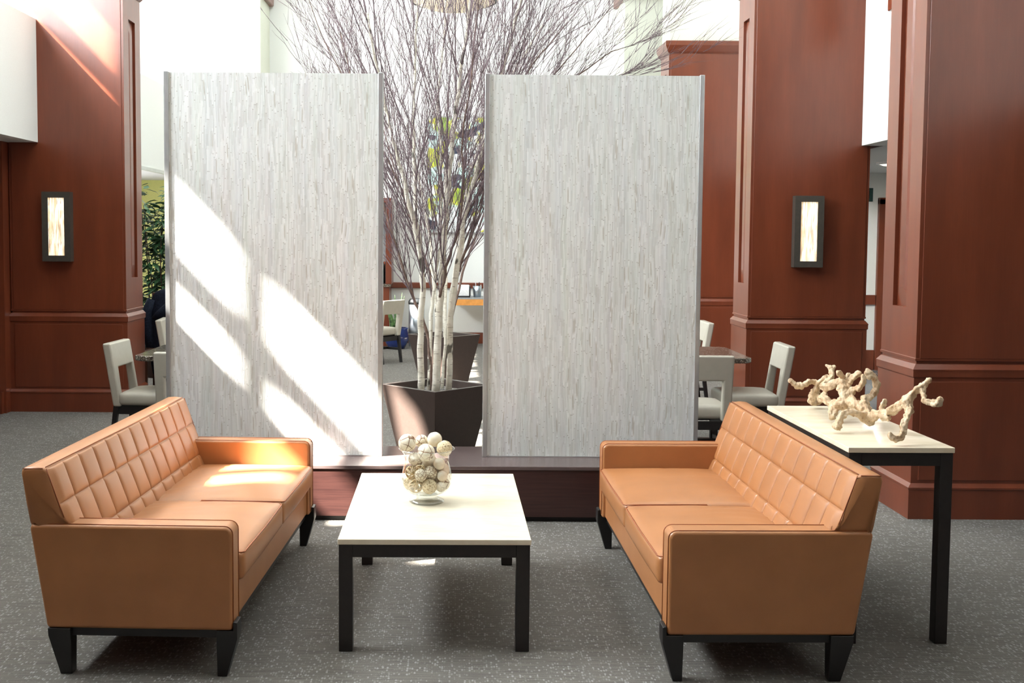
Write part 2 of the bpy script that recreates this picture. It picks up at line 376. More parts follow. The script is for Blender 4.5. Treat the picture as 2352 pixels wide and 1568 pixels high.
struct('ceiling_corridor', B((XR + 0.2, 8.8, -4.8, 13.9, 2.5, 2.62)), M['ceiling'], 'low corridor ceiling behind the right columns', 'ceiling')
struct('wall_corridor', B((3.75, 5.30, 13.8, 13.95, 0, 2.5), (6.3, 8.8, 13.8, 13.95, 0, 2.5), (5.30, 6.3, 13.8, 13.95, 2.18, 2.5)), M['white_wall'], 'white wallpapered corridor wall', 'wall')
struct('trim_1', B((3.75, 5.29, 13.765, 13.8, 0.84, 0.96)), M['mahogany'], 'dark wood chair rail on the corridor wall', 'trim')
struct('baseboard_corridor', B((3.75, 5.29, 13.76, 13.8, 0, 0.26)), M['mahogany'], 'dark wood baseboard of the corridor wall', 'baseboard')
struct('floor_corridor', B((3.76, 8.8, 7.2, 13.8, 0, 0.006)), M['tile'], 'grey corridor floor', 'floor')
d1 = thing('door_1', 'dark corridor doorway with mahogany frame', 'door', (5.80, 13.8, 0), 0, None, 'structure')
O('door_frame', B((-0.50, -0.41, -0.05, 0.1, 0, 2.18), (0.41, 0.5, -0.05, 0.1, 0, 2.18), (-0.5, 0.5, -0.05, 0.1, 2.10, 2.19)), M['mahogany'], d1, bevel=0.008)
O('door_leaf', B((-0.41, 0.41, 0.05, 0.09, 0.01, 2.10)), M['brown_wood'], d1)
lb = bmesh.new(); tube(lb, [(-0.36, 0.05, 1.0), (-0.36, -0.01, 1.0), (-0.25, -0.01, 1.0)], 0.012, 8); O('lever', lb, M['steel'], d1)
struct('trim_2', B((-3.85, 9, 16.95, 17.0, 0.86, 0.95)), M['mahogany'], 'red wood chair rail along the far wall', 'trim', 0.01)
struct('baseboard_back', B((-3.85, 9, 16.95, 17.0, 0, 0.17)), M['mahogany'], 'red wood baseboard along the far wall', 'baseboard')
struct('trim_3', B((XP - 0.01, XP + 0.012, 10.67, 17, 2.455, 2.5)), M['alu'], 'grey edge strip under the left parapet', 'trim')
struct('wall_pier', B((2.42, 3.5, 16.2, 17.0, 0, 5.17)), M['cream_wall'], 'pale cream pier at the far right of the atrium', 'wall')
struct('trim_4', B((2.36, 3.56, 16.12, 17.0, 5.17, 5.45)), M['mahogany'], 'mahogany crown on the far right pier', 'trim', 0.02)
struct('wall_pier_left', B((-4.0, -2.93, 16.2, 17.0, 2.5, 5.17)), M['cream_wall'], 'pale cream pier at the far left of the atrium', 'wall')
struct('trim_5', B((-4.06, -2.86, 16.12, 17.0, 5.17, 5.45)), M['mahogany'], 'mahogany crown on the far left pier', 'trim', 0.02)
struct('trim_6', B((XR - 0.05, XR, 8.55, 9.22, 3.56, 4.9), (XR - 0.07, XR - 0.05, 8.65, 9.12, 3.66, 4.8)), M['mahogany'], 'mahogany opening frame on the right upper wall', 'trim', 0.01)
struct('wall_recess', B((-5.6, -4.17, 10.0, 10.6, 0, 2.5)), M['mahogany'], 'dark wood panel left of the left column', 'wall')
struct('baseboard_recess', B((-5.6, -4.19, 9.95, 10.0, 0, 0.2)), M['mahogany'], 'dark wood baseboard left of the left column', 'baseboard')

def column(x0, x1, y0, y1, side, label, ztop=4.03):
    """mahogany column; side = -1 / +1 is the face with the recessed slot"""
    cx, cy = (x0 + x1) / 2, (y0 + y1) / 2; hx, hy = (x1 - x0) / 2, (y1 - y0) / 2
    t = thing('column', label, 'column', (cx, cy, 0), 0, None, 'structure')
    def rects(prof):
        bm = bmesh.new(); rings = []
        for z, off in prof:
            X, Y = hx + off, hy + off
            rings.append([bm.verts.new(p) for p in ((-X, -Y, z), (X, -Y, z), (X, Y, z), (-X, Y, z))])
        for A, Bv in zip(rings, rings[1:]):
            for q in range(4): bm.faces.new((A[q], A[(q + 1) % 4], Bv[(q + 1) % 4], Bv[q]))
        bm.faces.new(rings[0][::-1]); bm.faces.new(rings[-1]); return bm
    sh = bmesh.new(); p = 0.028
    s0, s1 = -0.02, 0.17                                              # slot in y (relative to the middle of the face)
    xa, xb = (-hx, hx - p) if side > 0 else (-hx + p, hx)
    box(sh, xa, xb, -hy, hy, 0.94, ztop)
    f0, f1 = (hx - p, hx) if side > 0 else (-hx, -hx + p)
    ya, yb = -0.10, 0.10
    box(sh, f0, f1, -hy, ya, 0.94, ztop); box(sh, f0, f1, yb, hy, 0.94, ztop)
    box(sh, f0, f1, ya, yb, 0.94, 1.25); box(sh, f0, f1, ya, yb, 3.66, ztop)
    # pyramid bevel inside the slot
    xi = hx - p if side > 0 else -hx + p; xo = xi + side * 0.018
    o4 = [(ya, 1.25), (yb, 1.25), (yb, 3.66), (ya, 3.66)]; i4 = [(ya + .06, 1.37), (yb - .06, 1.37), (yb - .06, 3.54), (ya + .06, 3.54)]
    vo = [sh.verts.new((xi + side * 0.001, a, b)) for a, b in o4]; vi = [sh.verts.new((xo, a, b)) for a, b in i4]
    for q in range(4): sh.faces.new((vo[q], vo[(q + 1) % 4], vi[(q + 1) % 4], vi[q]))
    sh.faces.new(vi)
    O('shaft', sh, M['mahogany'], t)
    # front veneer sheet leaves a narrow reveal along the edges
    O('front_panel', B((-hx + 0.022, hx - 0.022, -hy - 0.006, -hy, 0.955, ztop - 0.15)), M['mahogany'], t, bevel=0.003)
    O('wainscot', rects([(0.2, 0.012), (0.84, 0.012), (0.848, 0.020), (0.885, 0.020)]), M['mahogany'], t)
    O('wainscot_panel', B((-hx + 0.03, hx - 0.03, -hy - 0.017, -hy, 0.23, 0.82)), M['mahogany'], t, bevel=0.003)
    O('chair_rail', rects([(0.885, 0.022), (0.893, 0.022), (0.922, 0.0), (0.924, -0.006), (0.94, -0.006), (0.942, 0.004), (0.955, 0.004), (0.958, 0.0)]), M['mahogany'], t)
    O('base_molding', rects([(0, 0.03), (0.175, 0.03), (0.18, 0.034), (0.19, 0.034), (0.212, 0.012)]), M['mahogany'], t)
    O('cap_molding', rects([(ztop - 0.14, 0.004), (ztop - 0.12, 0.02), (ztop - 0.05, 0.05), (ztop, 0.05), (ztop + 0.01, 0.03)]), M['mahogany'], t)
    O('upper_shaft', B((-hx + 0.01, hx - 0.01, -hy + 0.01, hy - 0.01, ztop, 7.5)), M['cream_wall'], t)
    return t
column(-4.16, -3.09, 10.13, 10.66, 1, 'mahogany column on the left with a wall sconce, behind the left sofa')
column(2.63, 3.70, 9.85, 10.38, -1, 'mahogany column with a wall sconce behind the right dining table')
column(2.71, 3.80, 6.40, 6.93, -1, 'broad mahogany column nearest the viewer, at the right edge beside the console table')
column(2.53, 3.60, 13.3, 13.83, -1, 'farthest mahogany column with visible cap, just right of the right screen')

# ---------------------------------------------------------------- wall sconces
def sconce(loc, label):
    t = thing('wall_sconce', label, 'wall lamp', loc, 0, 'wall sconces on the columns')
    O('back_box', B((-0.128, 0.128, -0.057, 0, 0.002, 0.638)), M['sconce'], t)
    O('frame', B((-0.13, -0.075, -0.085, 0, 0, 0.64), (0.075, 0.13, -0.085, 0, 0, 0.64), (-0.075, 0.075, -0.085, 0, 0, 0.055), (-0.075, 0.075, -0.085, 0, 0.585, 0.64)), M['sconce'], t)
    O('diffuser', B((-0.075, 0.075, -0.074, -0.058, 0.055, 0.585)), M['lamp_reed'], t)
    return t
sconce((-3.70, 10.123, 1.405), 'lit reed wall sconce on the left column')
sconce((3.14, 9.843, 1.405), 'lit reed wall sconce on the right column')

# ---------------------------------------------------------------- plinth, screens, planters
def plinth():
    t = thing('plinth', 'long low dark wood plinth carrying the two reed screens', 'plinth', (0, 6.25, 0))
    O('front_body', B((-2.05, 1.75, 0.0, 0.59, 0.03, 0.305)), M['wenge'], t)
    O('top_slab', B((-2.06, 1.76, -0.006, 0.595, 0.305, 0.327)), M['plinth_top'], t, bevel=0.003)
    O('toe_kick', B((-2.03, 1.73, 0.02, 0.57, 0, 0.03)), M['toe'], t)
plinth()
def screen(x0, x1, label):
    cx = (x0 + x1) / 2; h = (x1 - x0) / 2
    t = thing('screen', label, 'screen', (cx, 6.55, 0.327))
    O('reed_panel', B((-h + 0.012, h - 0.012, -0.022, 0.022, 0.004, 2.29)), M['reed'], t)
    for s in (-1, 1):
        a, b = sorted((s * h, s * (h - 0.028)))
        O('edge_channel', B((a, b, -0.034, 0.034, 0, 2.295)), M['alu'], t, bevel=0.003)
    O('bottom_rail', B((-h + 0.03, h - 0.03, -0.026, 0.026, 0, 0.006)), M['alu'], t)
screen(-1.754, -0.453, 'tall pale reed screen on the left of the birch tree, with sunlight streaks')
screen(0.153, 1.455, 'tall grey reed screen on the right of the birch tree')
def planter(loc, label):
    t = thing('planter', label, 'planter', loc, 0)
    bm = bmesh.new(); r1, r0, zt = 0.378, 0.215, 0.65
    def ring(r, z): return [bm.verts.new((r * cos(a), r * sin(a), z)) for a in (0, pi / 2, pi, 3 * pi / 2)]
    rs = [ring(r0, 0), ring(r1, zt), ring(r1 - 0.035, zt), ring(r1 - 0.055, zt - 0.07)]
    for A, Bv in zip(rs, rs[1:]):
        for q in range(4): bm.faces.new((A[q], A[(q + 1) % 4], Bv[(q + 1) % 4], Bv[q]))
    bm.faces.new(rs[0][::-1]); O('pot_body', bm, M['planter'], t, bevel=0.004, seg=2)
    bm = bmesh.new(); n = 12; rr = r1 - 0.052; rnd = random.Random(5)
    g = [[bm.verts.new(((a + b) * rr / 2, (a - b) * rr / 2, zt - 0.055 + rnd.uniform(-0.008, 0.012))) for b in [2 * j / n - 1 for j in range(n + 1)]] for a in [2 * i / n - 1 for i in range(n + 1)]]
    for i in range(n):
        for j in range(n): bm.faces.new((g[i][j], g[i + 1][j], g[i + 1][j + 1], g[i][j + 1]))
    O('mulch', bm, M['gravel'], t)
planter((-0.145, 7.385, 0), 'brown tapered square planter right behind the plinth gap')
planter((-0.142, 11.26, 0), 'brown tapered square planter farther back, behind the first')

# ---------------------------------------------------------------- birch trees
def birch(loc, label, stems, seed, dens=1.0):
    rnd = random.Random(seed); t = thing('birch_tree', label, 'tree', loc)
    for pts, r0, r1, white in stems:
        pts = [Vector(p) for p in pts]; n = len(pts)
        # resample the stem with a little natural wobble
        P = []
        for a, b in zip(pts, pts[1:]):
            for k in range(4): P.append(a.lerp(b, k / 4) + Vector((rnd.uniform(-1, 1), rnd.uniform(-1, 1), 0)) * 0.006)
        P.append(pts[-1]); m = len(P)
        rad = [r0 + (r1 - r0) * (i / (m - 1)) ** 0.9 for i in range(m)]
        bm = bmesh.new(); tube(bm, P, [r * (1 + 0.06 * rnd.uniform(-1, 1)) for r in rad], 10)
        trunk = O('trunk', bm, M['bark'] if white else M['twig_light'], t, smooth=True)
        bb = bmesh.new(); tw = bmesh.new()
        def grow(bmh, p, d, L, r, segs, sides, up, jit):
            out = [(p.copy(), d.copy())]; d = d.normalized(); q = p.copy()
            for s in range(segs):
                d = (d + Vector((0, 0, up)) + Vector((rnd.gauss(0, jit), rnd.gauss(0, jit), rnd.gauss(0, jit)))).normalized()
                q = q + d * (L / segs)
                if q.z + loc[2] < 2.75 and q.y + loc[1] < 6.72: q.y = 6.72 - loc[1]
                out.append((q.copy(), d.copy()))
            tube(bmh, [a for a, _ in out], [r * (1 - 0.8 * i / segs) for i in range(segs + 1)], sides, cap=False)
            return out
        for i in range(m):
            z = P[i].z; f = i / (m - 1)
            if z < 1.15: continue
            for c in range(1):
                if rnd.random() > 0.7 * dens: continue
                dirs = (P[min(i + 1, m - 1)] - P[max(i - 1, 0)]).normalized(); az = rnd.uniform(0, 2 * pi)
                radial = Vector((P[i].x * 1.2, P[i].y * 1.2, 0)); radial = radial * 1.0 if radial.length < 0.5 else radial.normalized() * 0.5
                low = 1.0 if z > 1.6 else 0.75
                d = dirs * 1.0 + Vector((cos(az), sin(az) * 0.8, 0)) * rnd.uniform(0.22, 0.5) + radial * rnd.uniform(0.1, 0.7)
                L = rnd.uniform(0.8, 1.7) * low * (0.4 if r0 < 0.008 else 1.0)
                br = grow(bb, P[i], d, L, min(rad[i] * 0.55, rnd.uniform(0.003, 0.0062)), 7, 5, 0.08, 0.06)
                for k in range(1, 8):
                    for c2 in range(rnd.choice((1, 1, 2))):
                        q, dd = br[k]; az = rnd.uniform(0, 2 * pi)
                        d2 = dd + Vector((cos(az), sin(az), rnd.uniform(-0.1, 0.4))) * rnd.uniform(0.3, 0.6)
                        tg = grow(tw, q, d2, rnd.uniform(0.2, 0.6) * (0.5 if r0 < 0.008 else 1.0), 0.0025, 4, 3, 0.05, 0.08)
                        for k2 in (1, 2, 3):
                            if rnd.random() < 0.5:
                                q2, d3 = tg[k2]; az = rnd.uniform(0, 2 * pi)
                                grow(tw, q2, d3 + Vector((cos(az), sin(az), rnd.uniform(-0.1, 0.3))) * 0.55, rnd.uniform(0.1, 0.28), 0.0018, 3, 3, 0.04, 0.1)
        O('branches', bb, M['twig'], trunk, smooth=True)
        O('twigs', tw, M['twig'], trunk)
    return t
def st(pts, cx, bow, y0=0.0):
    """stem from (x, z) points; it leans out in depth by bow"""
    z0, z1 = pts[0][1], pts[-1][1]
    return [(x - cx, y0 + bow * (max(0, z - z0) / (z1 - z0)) ** 1.3, z - 0) for x, z in pts]
CX = -0.145
S = [
 (st([(-.25, .58), (-.25, 1.0), (-.24, 1.31), (-.24, 1.49), (-.28, 1.66), (-.33, 1.87), (-.38, 2.08), (-.44, 2.29), (-.48, 2.49), (-.55, 2.8), (-.6, 3.1)], CX, -.18, -.05), .024, .008, 1),
 (st([(-.24, 1.45), (-.29, 1.78), (-.30, 2.08), (-.31, 2.38), (-.31, 2.67), (-.30, 3.02), (-.28, 3.4)], CX, .25, -.07), .017, .006, 1),
 (st([(-.15, .58), (-.13, 1.0), (-.12, 1.25), (-.10, 1.55), (-.08, 1.84), (-.06, 2.14), (-.03, 2.44), (.01, 2.79), (.06, 3.14), (.1, 3.5)], CX, .12, -.1), .029, .008, 1),
 (st([(-.06, .58), (-.05, 1.13), (0, 1.49), (.04, 1.79), (.11, 2.06), (.17, 2.32), (.24, 2.56), (.37, 3.09), (.45, 3.4)], CX, -.1, -.03), .023, .008, 1),
 (st([(-.20, .58), (-.19, 1.12), (-.16, 1.37), (-.12, 1.61), (-.13, 1.96), (-.13, 2.26), (-.16, 2.61), (-.12, 2.97), (-.1, 3.4)], CX, .4, .12), .015, .006, 1),
 (st([(-.18, .58), (-.20, .94), (-.25, 1.1), (-.31, 1.22), (-.38, 1.42), (-.45, 1.62), (-.52, 1.85), (-.62, 2.2), (-.75, 2.7), (-.85, 3.1)], CX, .35, .12), .013, .005, 0),
 (st([(-.11, .58), (-.08, 1.0), (-.04, 1.34), (.01, 1.61), (.08, 1.94), (.2, 2.4), (.36, 2.8), (.6, 3.2)], CX, .5, .15), .012, .005, 1),
 (st([(-.12, 1.25), (-.08, 1.45), (.0, 1.7), (.03, 1.95), (.02, 2.3), (.08, 2.7), (.12, 3.2)], CX, -.2, -.1), .010, .005, 0),
 (st([(.0, 1.42), (.06, 1.6), (.14, 1.8), (.2, 2.1), (.32, 2.5), (.5, 2.85), (.75, 3.15)], CX, .3, .0), .010, .004, 0),
 (st([(.05, 1.8), (.35, 2.3), (.75, 2.72), (1.05, 2.95), (1.22, 3.0)], CX, .25, .05), .007, .002, 0),
 (st([(.1, 2.0), (.42, 2.5), (.8, 2.95), (1.05, 3.25)], CX, .1, .1), .007, .002, 0),
 (st([(.12, 2.0), (.36, 2.45), (.8, 2.7), (1.1, 2.82), (1.25, 2.84)], CX, .5, .15), .006, .002, 0),
 (st([(-.3, 1.8), (-.55, 2.3), (-.78, 2.7), (-.98, 3.1), (-1.08, 3.4)], CX, .15, .05), .007, .002, 0),
]
birch((CX, 7.385, 0), 'bare white-barked birch tree in the nearer planter, between the screens', S, 11)
S2 = [(st([(-.20, .58), (-.24, 1.1), (-.3, 1.7), (-.42, 2.3), (-.55, 2.9)], CX, -.3), .022, .007, 1),
      (st([(-.10, .58), (-.06, 1.1), (.0, 1.7), (.1, 2.3), (.3, 2.9)], CX, .2), .022, .007, 1),
      (st([(-.14, .58), (-.13, 1.2), (-.16, 1.9), (-.12, 2.6), (-.05, 3.0)], CX, .3), .024, .007, 1),
      (st([(-.16, .58), (-.3, 1.3), (-.55, 2.0), (-.8, 2.8)], CX, .1), .016, .006, 0),
      (st([(-.12, .58), (.05, 1.3), (.3, 2.0), (.7, 2.8)], CX, -.1), .016, .006, 0)]
birch((CX, 11.26, 0), 'second bare birch tree in the farther planter, behind the first tree', S2, 23, 0.75)

# ---------------------------------------------------------------- sofas
SD, SL, AH, AB, BH, AT = 0.762, 1.8086, 0.573, 0.18, 0.786, 0.11
def make_sofa(label):
    t = thing('sofa', label, 'sofa', (0, 0, 0), 0, 'pair of caramel leather sofas')
    for side in (0, 1):
        v0, v1 = (0, AT) if side == 0 else (SL - AT, SL)
        bm = bmesh.new()
        poly = [(0.061, AB), (SD, AB), (SD, AH - 0.03)]
        for k in range(1, 6):
            a = k / 5 * pi / 2; poly.append((SD - 0.03 + 0.03 * cos(a), AH - 0.03 + 0.03 * sin(a)))
        poly += [(0.012, AH), (0.0, AH - 0.008)]
        prism(bm, poly, 'y', v0, v1); arm = O('arm', bm, M['leather'], t, bevel=0.014, seg=3)
        wb = bmesh.new()
        for v in (v0 + 0.012, v1 - 0.012):
            pts = [(SD + 0.0005, v, AB + 0.02), (SD + 0.0005, v, AH - 0.032)]
            for k in range(1, 6):
                a = k / 5 * pi / 2; pts.append((SD - 0.03 + 0.0305 * cos(a), v, AH - 0.03 + 0.0305 * sin(a)))
            pts.append((0.02, v, AH + 0.0005)); tube(wb, pts, 0.0022, 5)
        O('welt', wb, M['welt'], arm, smooth=True)
    O('seat_base', B((0.06, 0.745, AT - 0.01, SL - AT + 0.01, AB, 0.335)), M['leather'], t, bevel=0.012, seg=3)
    # quilted backrest: closed profile swept along the length
    zt = BH
    front = []
    def ufront(z):  # slanted front of the backrest
        s = (zt - 0.006 - z) / (zt - 0.42)
        return 0.0685 + 0.135 * s - 0.012 * s * (1 - s)
    rows = [zt - 0.006, 0.648, 0.497, 0.40]
    PH = (0.0, 0.02, 0.05, 0.1, 0.2, 0.4, 0.6, 0.8, 0.9, 0.95, 0.98)
    for a, b in zip(rows, rows[1:]):
        for q in PH:
            z = a + (b - a) * q; front.append((ufront(z), z, 1))
    back = [(0.06, 0.42, 0), (0.0, 0.56, 0), (0.001, 0.585, 0), (-0.012, 0.66, 0), (-0.022, 0.73, 0), (-0.027, zt - 0.022, 0), (-0.024, zt - 0.008, 0), (-0.014, zt, 0), (0.02, zt + 0.003, 0), (0.052, zt, 0)]
    prof = back + front; cxp = sum(p[0] for p in prof) / len(prof); czp = sum(p[1] for p in prof) / len(prof)
    NS = 12
    vs = [(0.0, 0.014), (0.003, 0.006), (0.01, 0.0)] + [(SL * (j + q) / NS, 0) for j in range(NS) for q in PH if 0.01 < SL * (j + q) / NS < SL - 0.01] + [(SL - 0.01, 0), (SL - 0.003, 0.006), (SL, 0.014)]
    bm = bmesh.new(); rings = []
    for v, ins in vs:
        ph = (v / SL * NS) % 1.0; pv = 1 - abs(2 * ph - 1) ** 14
        if v < 0.02 or v > SL - 0.02: pv = 0.0
        ring = []
        for u, z, f in prof:
            uu, zz = u, z
            if f:
                for a, b in zip(rows, rows[1:]):
                    if b <= z <= a:
                        q = (a - z) / (a - b); pz = 1 - abs(2 * q - 1) ** 12
                        amp = 0.009 * pv ** 0.8 * pz ** 0.8 + 0.004 * (1 - abs(2 * ph - 1) ** 2) * (1 - abs(2 * q - 1) ** 2); uu += amp * 0.94; zz += amp * 0.3
                        break
            if ins:
                d = Vector((uu - cxp, zz - czp)); 
                if d.length > 0: d = d * (1 - ins / d.length); uu, zz = cxp + d.x, czp + d.y
            vv = min(max(v, 0.03), SL - 0.03) if z < 0.572 else v
            ring.append(bm.verts.new((uu, vv, zz)))
        rings.append(ring)
    n = len(prof)
    for A, Bv in zip(rings, rings[1:]):
        for k in range(n): bm.faces.new((A[k], A[(k + 1) % n], Bv[(k + 1) % n], Bv[k]))
    bm.faces.new(rings[0]); bm.faces.new(rings[-1][::-1])
    br = O('backrest', bm, M['leather'], t, smooth=True)
    wb = bmesh.new(); tube(wb, [(0.062, 0.012, zt + 0.0008), (0.0665, SL / 2, zt - 0.002), (0.062, SL - 0.012, zt + 0.0008)], 0.0024, 5)
    for v in (0.0035, SL - 0.0035): tube(wb, [(ufront(z) + 0.001, v, z) for z in (zt - 0.004, 0.72, 0.66, 0.60)], 0.0022, 5); tube(wb, [(-0.02, v, zt - 0.004), (0.055, v, zt - 0.002)], 0.002, 5)
    O('welt', wb, M['welt'], br, smooth=True)
    for v0, v1 in ((AT + 0.002, SL / 2 - 0.005), (SL / 2 + 0.005, SL - AT - 0.002)):
        bm = bmesh.new(); rbox(bm, 0.17, 0.778, v0, v1, 0.335, 0.447, 0.020, 24, 24, 8, crown=0.033, bulge=0.008)
        rnd = random.Random(3)
        for q in bm.verts:       # soft creases running across the seat
            if q.co.z > 0.44: q.co.z += 0.0022 * sin(q.co.y * 70 + 3 * sin(q.co.x * 7)) * max(0, sin(q.co.x * 5))
        cu = O('seat_cushion', bm, M['leather'], t, smooth=True)
        wb = bmesh.new(); tube(wb, [(0.40, v0 + 0.004, 0.447), (0.70, v0 + 0.006, 0.446), (0.768, v0 + 0.012, 0.443), (0.7765, v0 + 0.03, 0.4415), (0.781, (v0 + v1) / 2, 0.4415), (0.7765, v1 - 0.03, 0.4415), (0.768, v1 - 0.012, 0.443), (0.70, v1 - 0.006, 0.446), (0.40, v1 - 0.004, 0.447)], 0.003, 6)
        O('welt', wb, M['welt'], cu, smooth=True)
    O('base_frame', B((0.10, 0.72, 0.02, 0.05, 0.148, AB), (0.10, 0.72, SL - 0.05, SL - 0.02, 0.148, AB), (0.08, 0.11, 0.02, SL - 0.02, 0.148, AB), (0.70, 0.73, 0.06, SL - 0.06, 0.148, AB)), M['black_wood'], t)
    for side in (0, 1):
        a, b = (0.0, 0.07) if side == 0 else (SL - 0.07, SL)
        c, d = (0.015, 0.06) if side == 0 else (SL - 0.06, SL - 0.015)
        for prof2, foot in (([(0.70, AB), (0.764, AB), (0.764, 0.215), (0.779, 0.212), (0.779, AB - 0.03)], (0.70, 0.735)), ([(0.15, AB), (0.064, AB), (0.066, AB - 0.03)], (0.15, 0.105))):
            bm = bmesh.new()
            poly = prof2 + [(foot[1], 0.0), (foot[0], 0.0)]
            A = [bm.verts.new((u, a if z > 0.01 else c, z)) for u, z in poly]; Bv = [bm.verts.new((u, b if z > 0.01 else d, z)) for u, z in poly]
            for k in range(len(poly)): bm.faces.new((A[k], A[(k + 1) % len(poly)], Bv[(k + 1) % len(poly)], Bv[k]))
            bm.faces.new(A); bm.faces.new(Bv); O('leg', bm, M['black_wood'], t, bevel=0.003, seg=2)
    return t
sofa = make_sofa('caramel leather sofa with quilted back, left of the coffee table')
sofa.location = (-1.594, 4.0014, 0); sofa.rotation_euler = (0, 0, -0.0327)
_r = 0.0115
dup(sofa, (1.5474 - SL * sin(_r), 3.9655 + SL * cos(_r), 0), pi + _r, 'caramel leather sofa with quilted back, in front of the console table')

# ---------------------------------------------------------------- tables
def leg_table(name, label, loc, rz, wx, ly, h, top, apron, leg, ins=0.004):
    t = thing(name, label, 'table', loc, rz)
    O('tabletop', B((0, wx, 0, ly, h - top, h)), M['stone'], t, bevel=0.002)
    z1 = h - top; a = ins
    for x in (a, wx - a - leg):
        for yy in (a, ly - a - leg): O('leg', B((x, x + leg, yy, yy + leg, 0, z1)), M['bronze'], t, bevel=0.003)
    O('apron', B((a + leg, wx - a - leg, a + 0.001, a + leg, z1 - apron, z1), (a + leg, wx - a - leg, ly - a - leg, ly - a - 0.001, z1 - apron, z1), (a + 0.001, a + leg, a + leg, ly - a - leg, z1 - apron, z1), (wx - a - leg, wx - a - 0.001, a + leg, ly - a - leg, z1 - apron, z1)), M['bronze'], t, bevel=0.002)
    return t
leg_table('coffee_table', 'low cream-topped coffee table with dark metal legs between the two sofas', (-0.4705, 4.2436, 0), 0.0093, 0.7677, 1.213, 0.4558, 0.022, 0.052, 0.055)
leg_table('console_table', 'tall narrow cream-topped console table behind the right sofa, under the driftwood', (1.5847, 4.357, 0), -0.0174 + 0.0348, 0.4353, 1.0992, 0.8136, 0.022, 0.054, 0.052)

# ---------------------------------------------------------------- glass vase with decorative balls
VX, VY, VZ = -0.136, 4.86, 0.4558
t = thing('hurricane_vase', 'footed clear glass vase filled with cream balls on the coffee table', 'vase', (VX, VY, VZ))
bm = bmesh.new(); lathe(bm, [(0.0, 0.036), (0.045, 0.037), (0.078, 0.047), (0.097, 0.061), (0.112, 0.09), (0.115, 0.115), (0.1085, 0.15), (0.0985, 0.19), (0.1035, 0.22), (0.123, 0.245), (0.125, 0.246), (0.1245, 0.243)], 48); O('bowl', bm, M['glass'], t, smooth=True)
bm = bmesh.new(); lathe(bm, [(0.0, 0.0), (0.072, 0.0), (0.079, 0.004), (0.079, 0.010), (0.068, 0.016), (0.05, 0.026), (0.046, 0.034), (0.05, 0.0375), (0.0, 0.0375)], 48); O('foot', bm, M['glass'], t, smooth=True)
bm = bmesh.new(); tube(bm, [(0.1245 * cos(2 * pi * k / 40), 0.1245 * sin(2 * pi * k / 40), 0.2455) for k in range(41)], 0.0022, 6, cap=False); O('rim', bm, M['glass'], t, smooth=True)
BALLS = [(0.0546, 0.053, 0.0854, 0.03), (-0.0048, 0.0727, 0.0872, 0.034), (0.0775, 0.0012, 0.0841, 0.028), (-0.0492, -0.0549, 0.0867, 0.033), (0.0146, -0.0027, 0.076, 0.036), (-0.0596, 0.0522, 0.0835, 0.026), (0.0313, 0.0647, 0.1426, 0.033), (-0.0759, 0.0, 0.085, 0.03), (0.0138, -0.0717, 0.0875, 0.034), (-0.0237, 0.0776, 0.1417, 0.024), (0.0696, 0.0107, 0.1446, 0.034), (-0.0299, 0.0197, 0.1283, 0.037), (-0.0668, -0.0336, 0.1432, 0.03), (-0.0241, -0.0739, 0.1386, 0.028), (0.012, 0.0176, 0.1841, 0.033), (-0.0442, 0.0525, 0.1795, 0.026), (0.0648, -0.0479, 0.0822, 0.024), (0.0171, -0.0299, 0.139, 0.033), (0.0568, -0.0347, 0.1829, 0.027), (0.0706, -0.0449, 0.1292, 0.024), (-0.0884, -0.0092, 0.271, 0.041), (-0.0025, -0.0494, 0.2358, 0.04), (0.0339, 0.0319, 0.2802, 0.034), (0.0794, -0.008, 0.2466, 0.036), (-0.0253, 0.0511, 0.2685, 0.03)]
BALLS.append((-0.052, -0.022, 0.2005, 0.031))
KIND = ['plain', 'vine', 'veined', 'vine', 'twine', 'plain', 'scaled', 'twine', 'twine', 'veined', 'plain', 'vine', 'vine', 'scaled', 'plain', 'veined', 'veined', 'scaled', 'plain', 'plain', 'veined', 'veined', 'plain', 'twine', 'veined', 'veined']
TOPL = {20: 'large brown-veined cream ball sticking out highest at the left of the vase rim', 21: 'large brown-veined cream ball at the front middle of the vase mouth', 22: 'smooth plain cream ball at the back of the vase mouth', 23: 'twine-wrapped ball at the right of the vase rim', 24: 'smaller veined cream ball at the back left of the vase mouth'}
WORD = {'plain': 'smooth cream ball', 'vine': 'openwork vine ball', 'veined': 'brown-veined cream ball', 'scaled': 'scale-patterned cream ball', 'twine': 'twine-textured ball'}
def ball_bm(kind, r, rnd):
    bm = bmesh.new()
    if kind == 'vine':
        for k in range(15):
            ax = Vector((rnd.gauss(0, 1), rnd.gauss(0, 1), rnd.gauss(0, 1))).normalized(); a = ax.orthogonal().normalized(); b = ax.cross(a); off = rnd.uniform(-0.5, 0.5) * r; rr = sqrt(r * r - off * off) * 0.94
            tube(bm, [ax * off * 0.94 + (a * cos(2 * pi * i / 20) + b * sin(2 * pi * i / 20)) * rr for i in range(21)], r * 0.06, 4, cap=False)
        bmesh.ops.create_uvsphere(bm, u_segments=12, v_segments=8, radius=r * 0.45)
    else:
        bmesh.ops.create_icosphere(bm, subdivisions=4, radius=r)
        for v in bm.verts:
            n = v.co.normalized(); w = 1 + 0.02 * sin(9 * n.x + 3 * n.y) * sin(8 * n.z + 2)
            if kind == 'twine': w += 0.015 * sin(40 * n.x + 13 * n.z) * sin(37 * n.y - 9 * n.z)
            v.co = v.co * w * 0.985
    return bm
rnd = random.Random(8); seen = {}
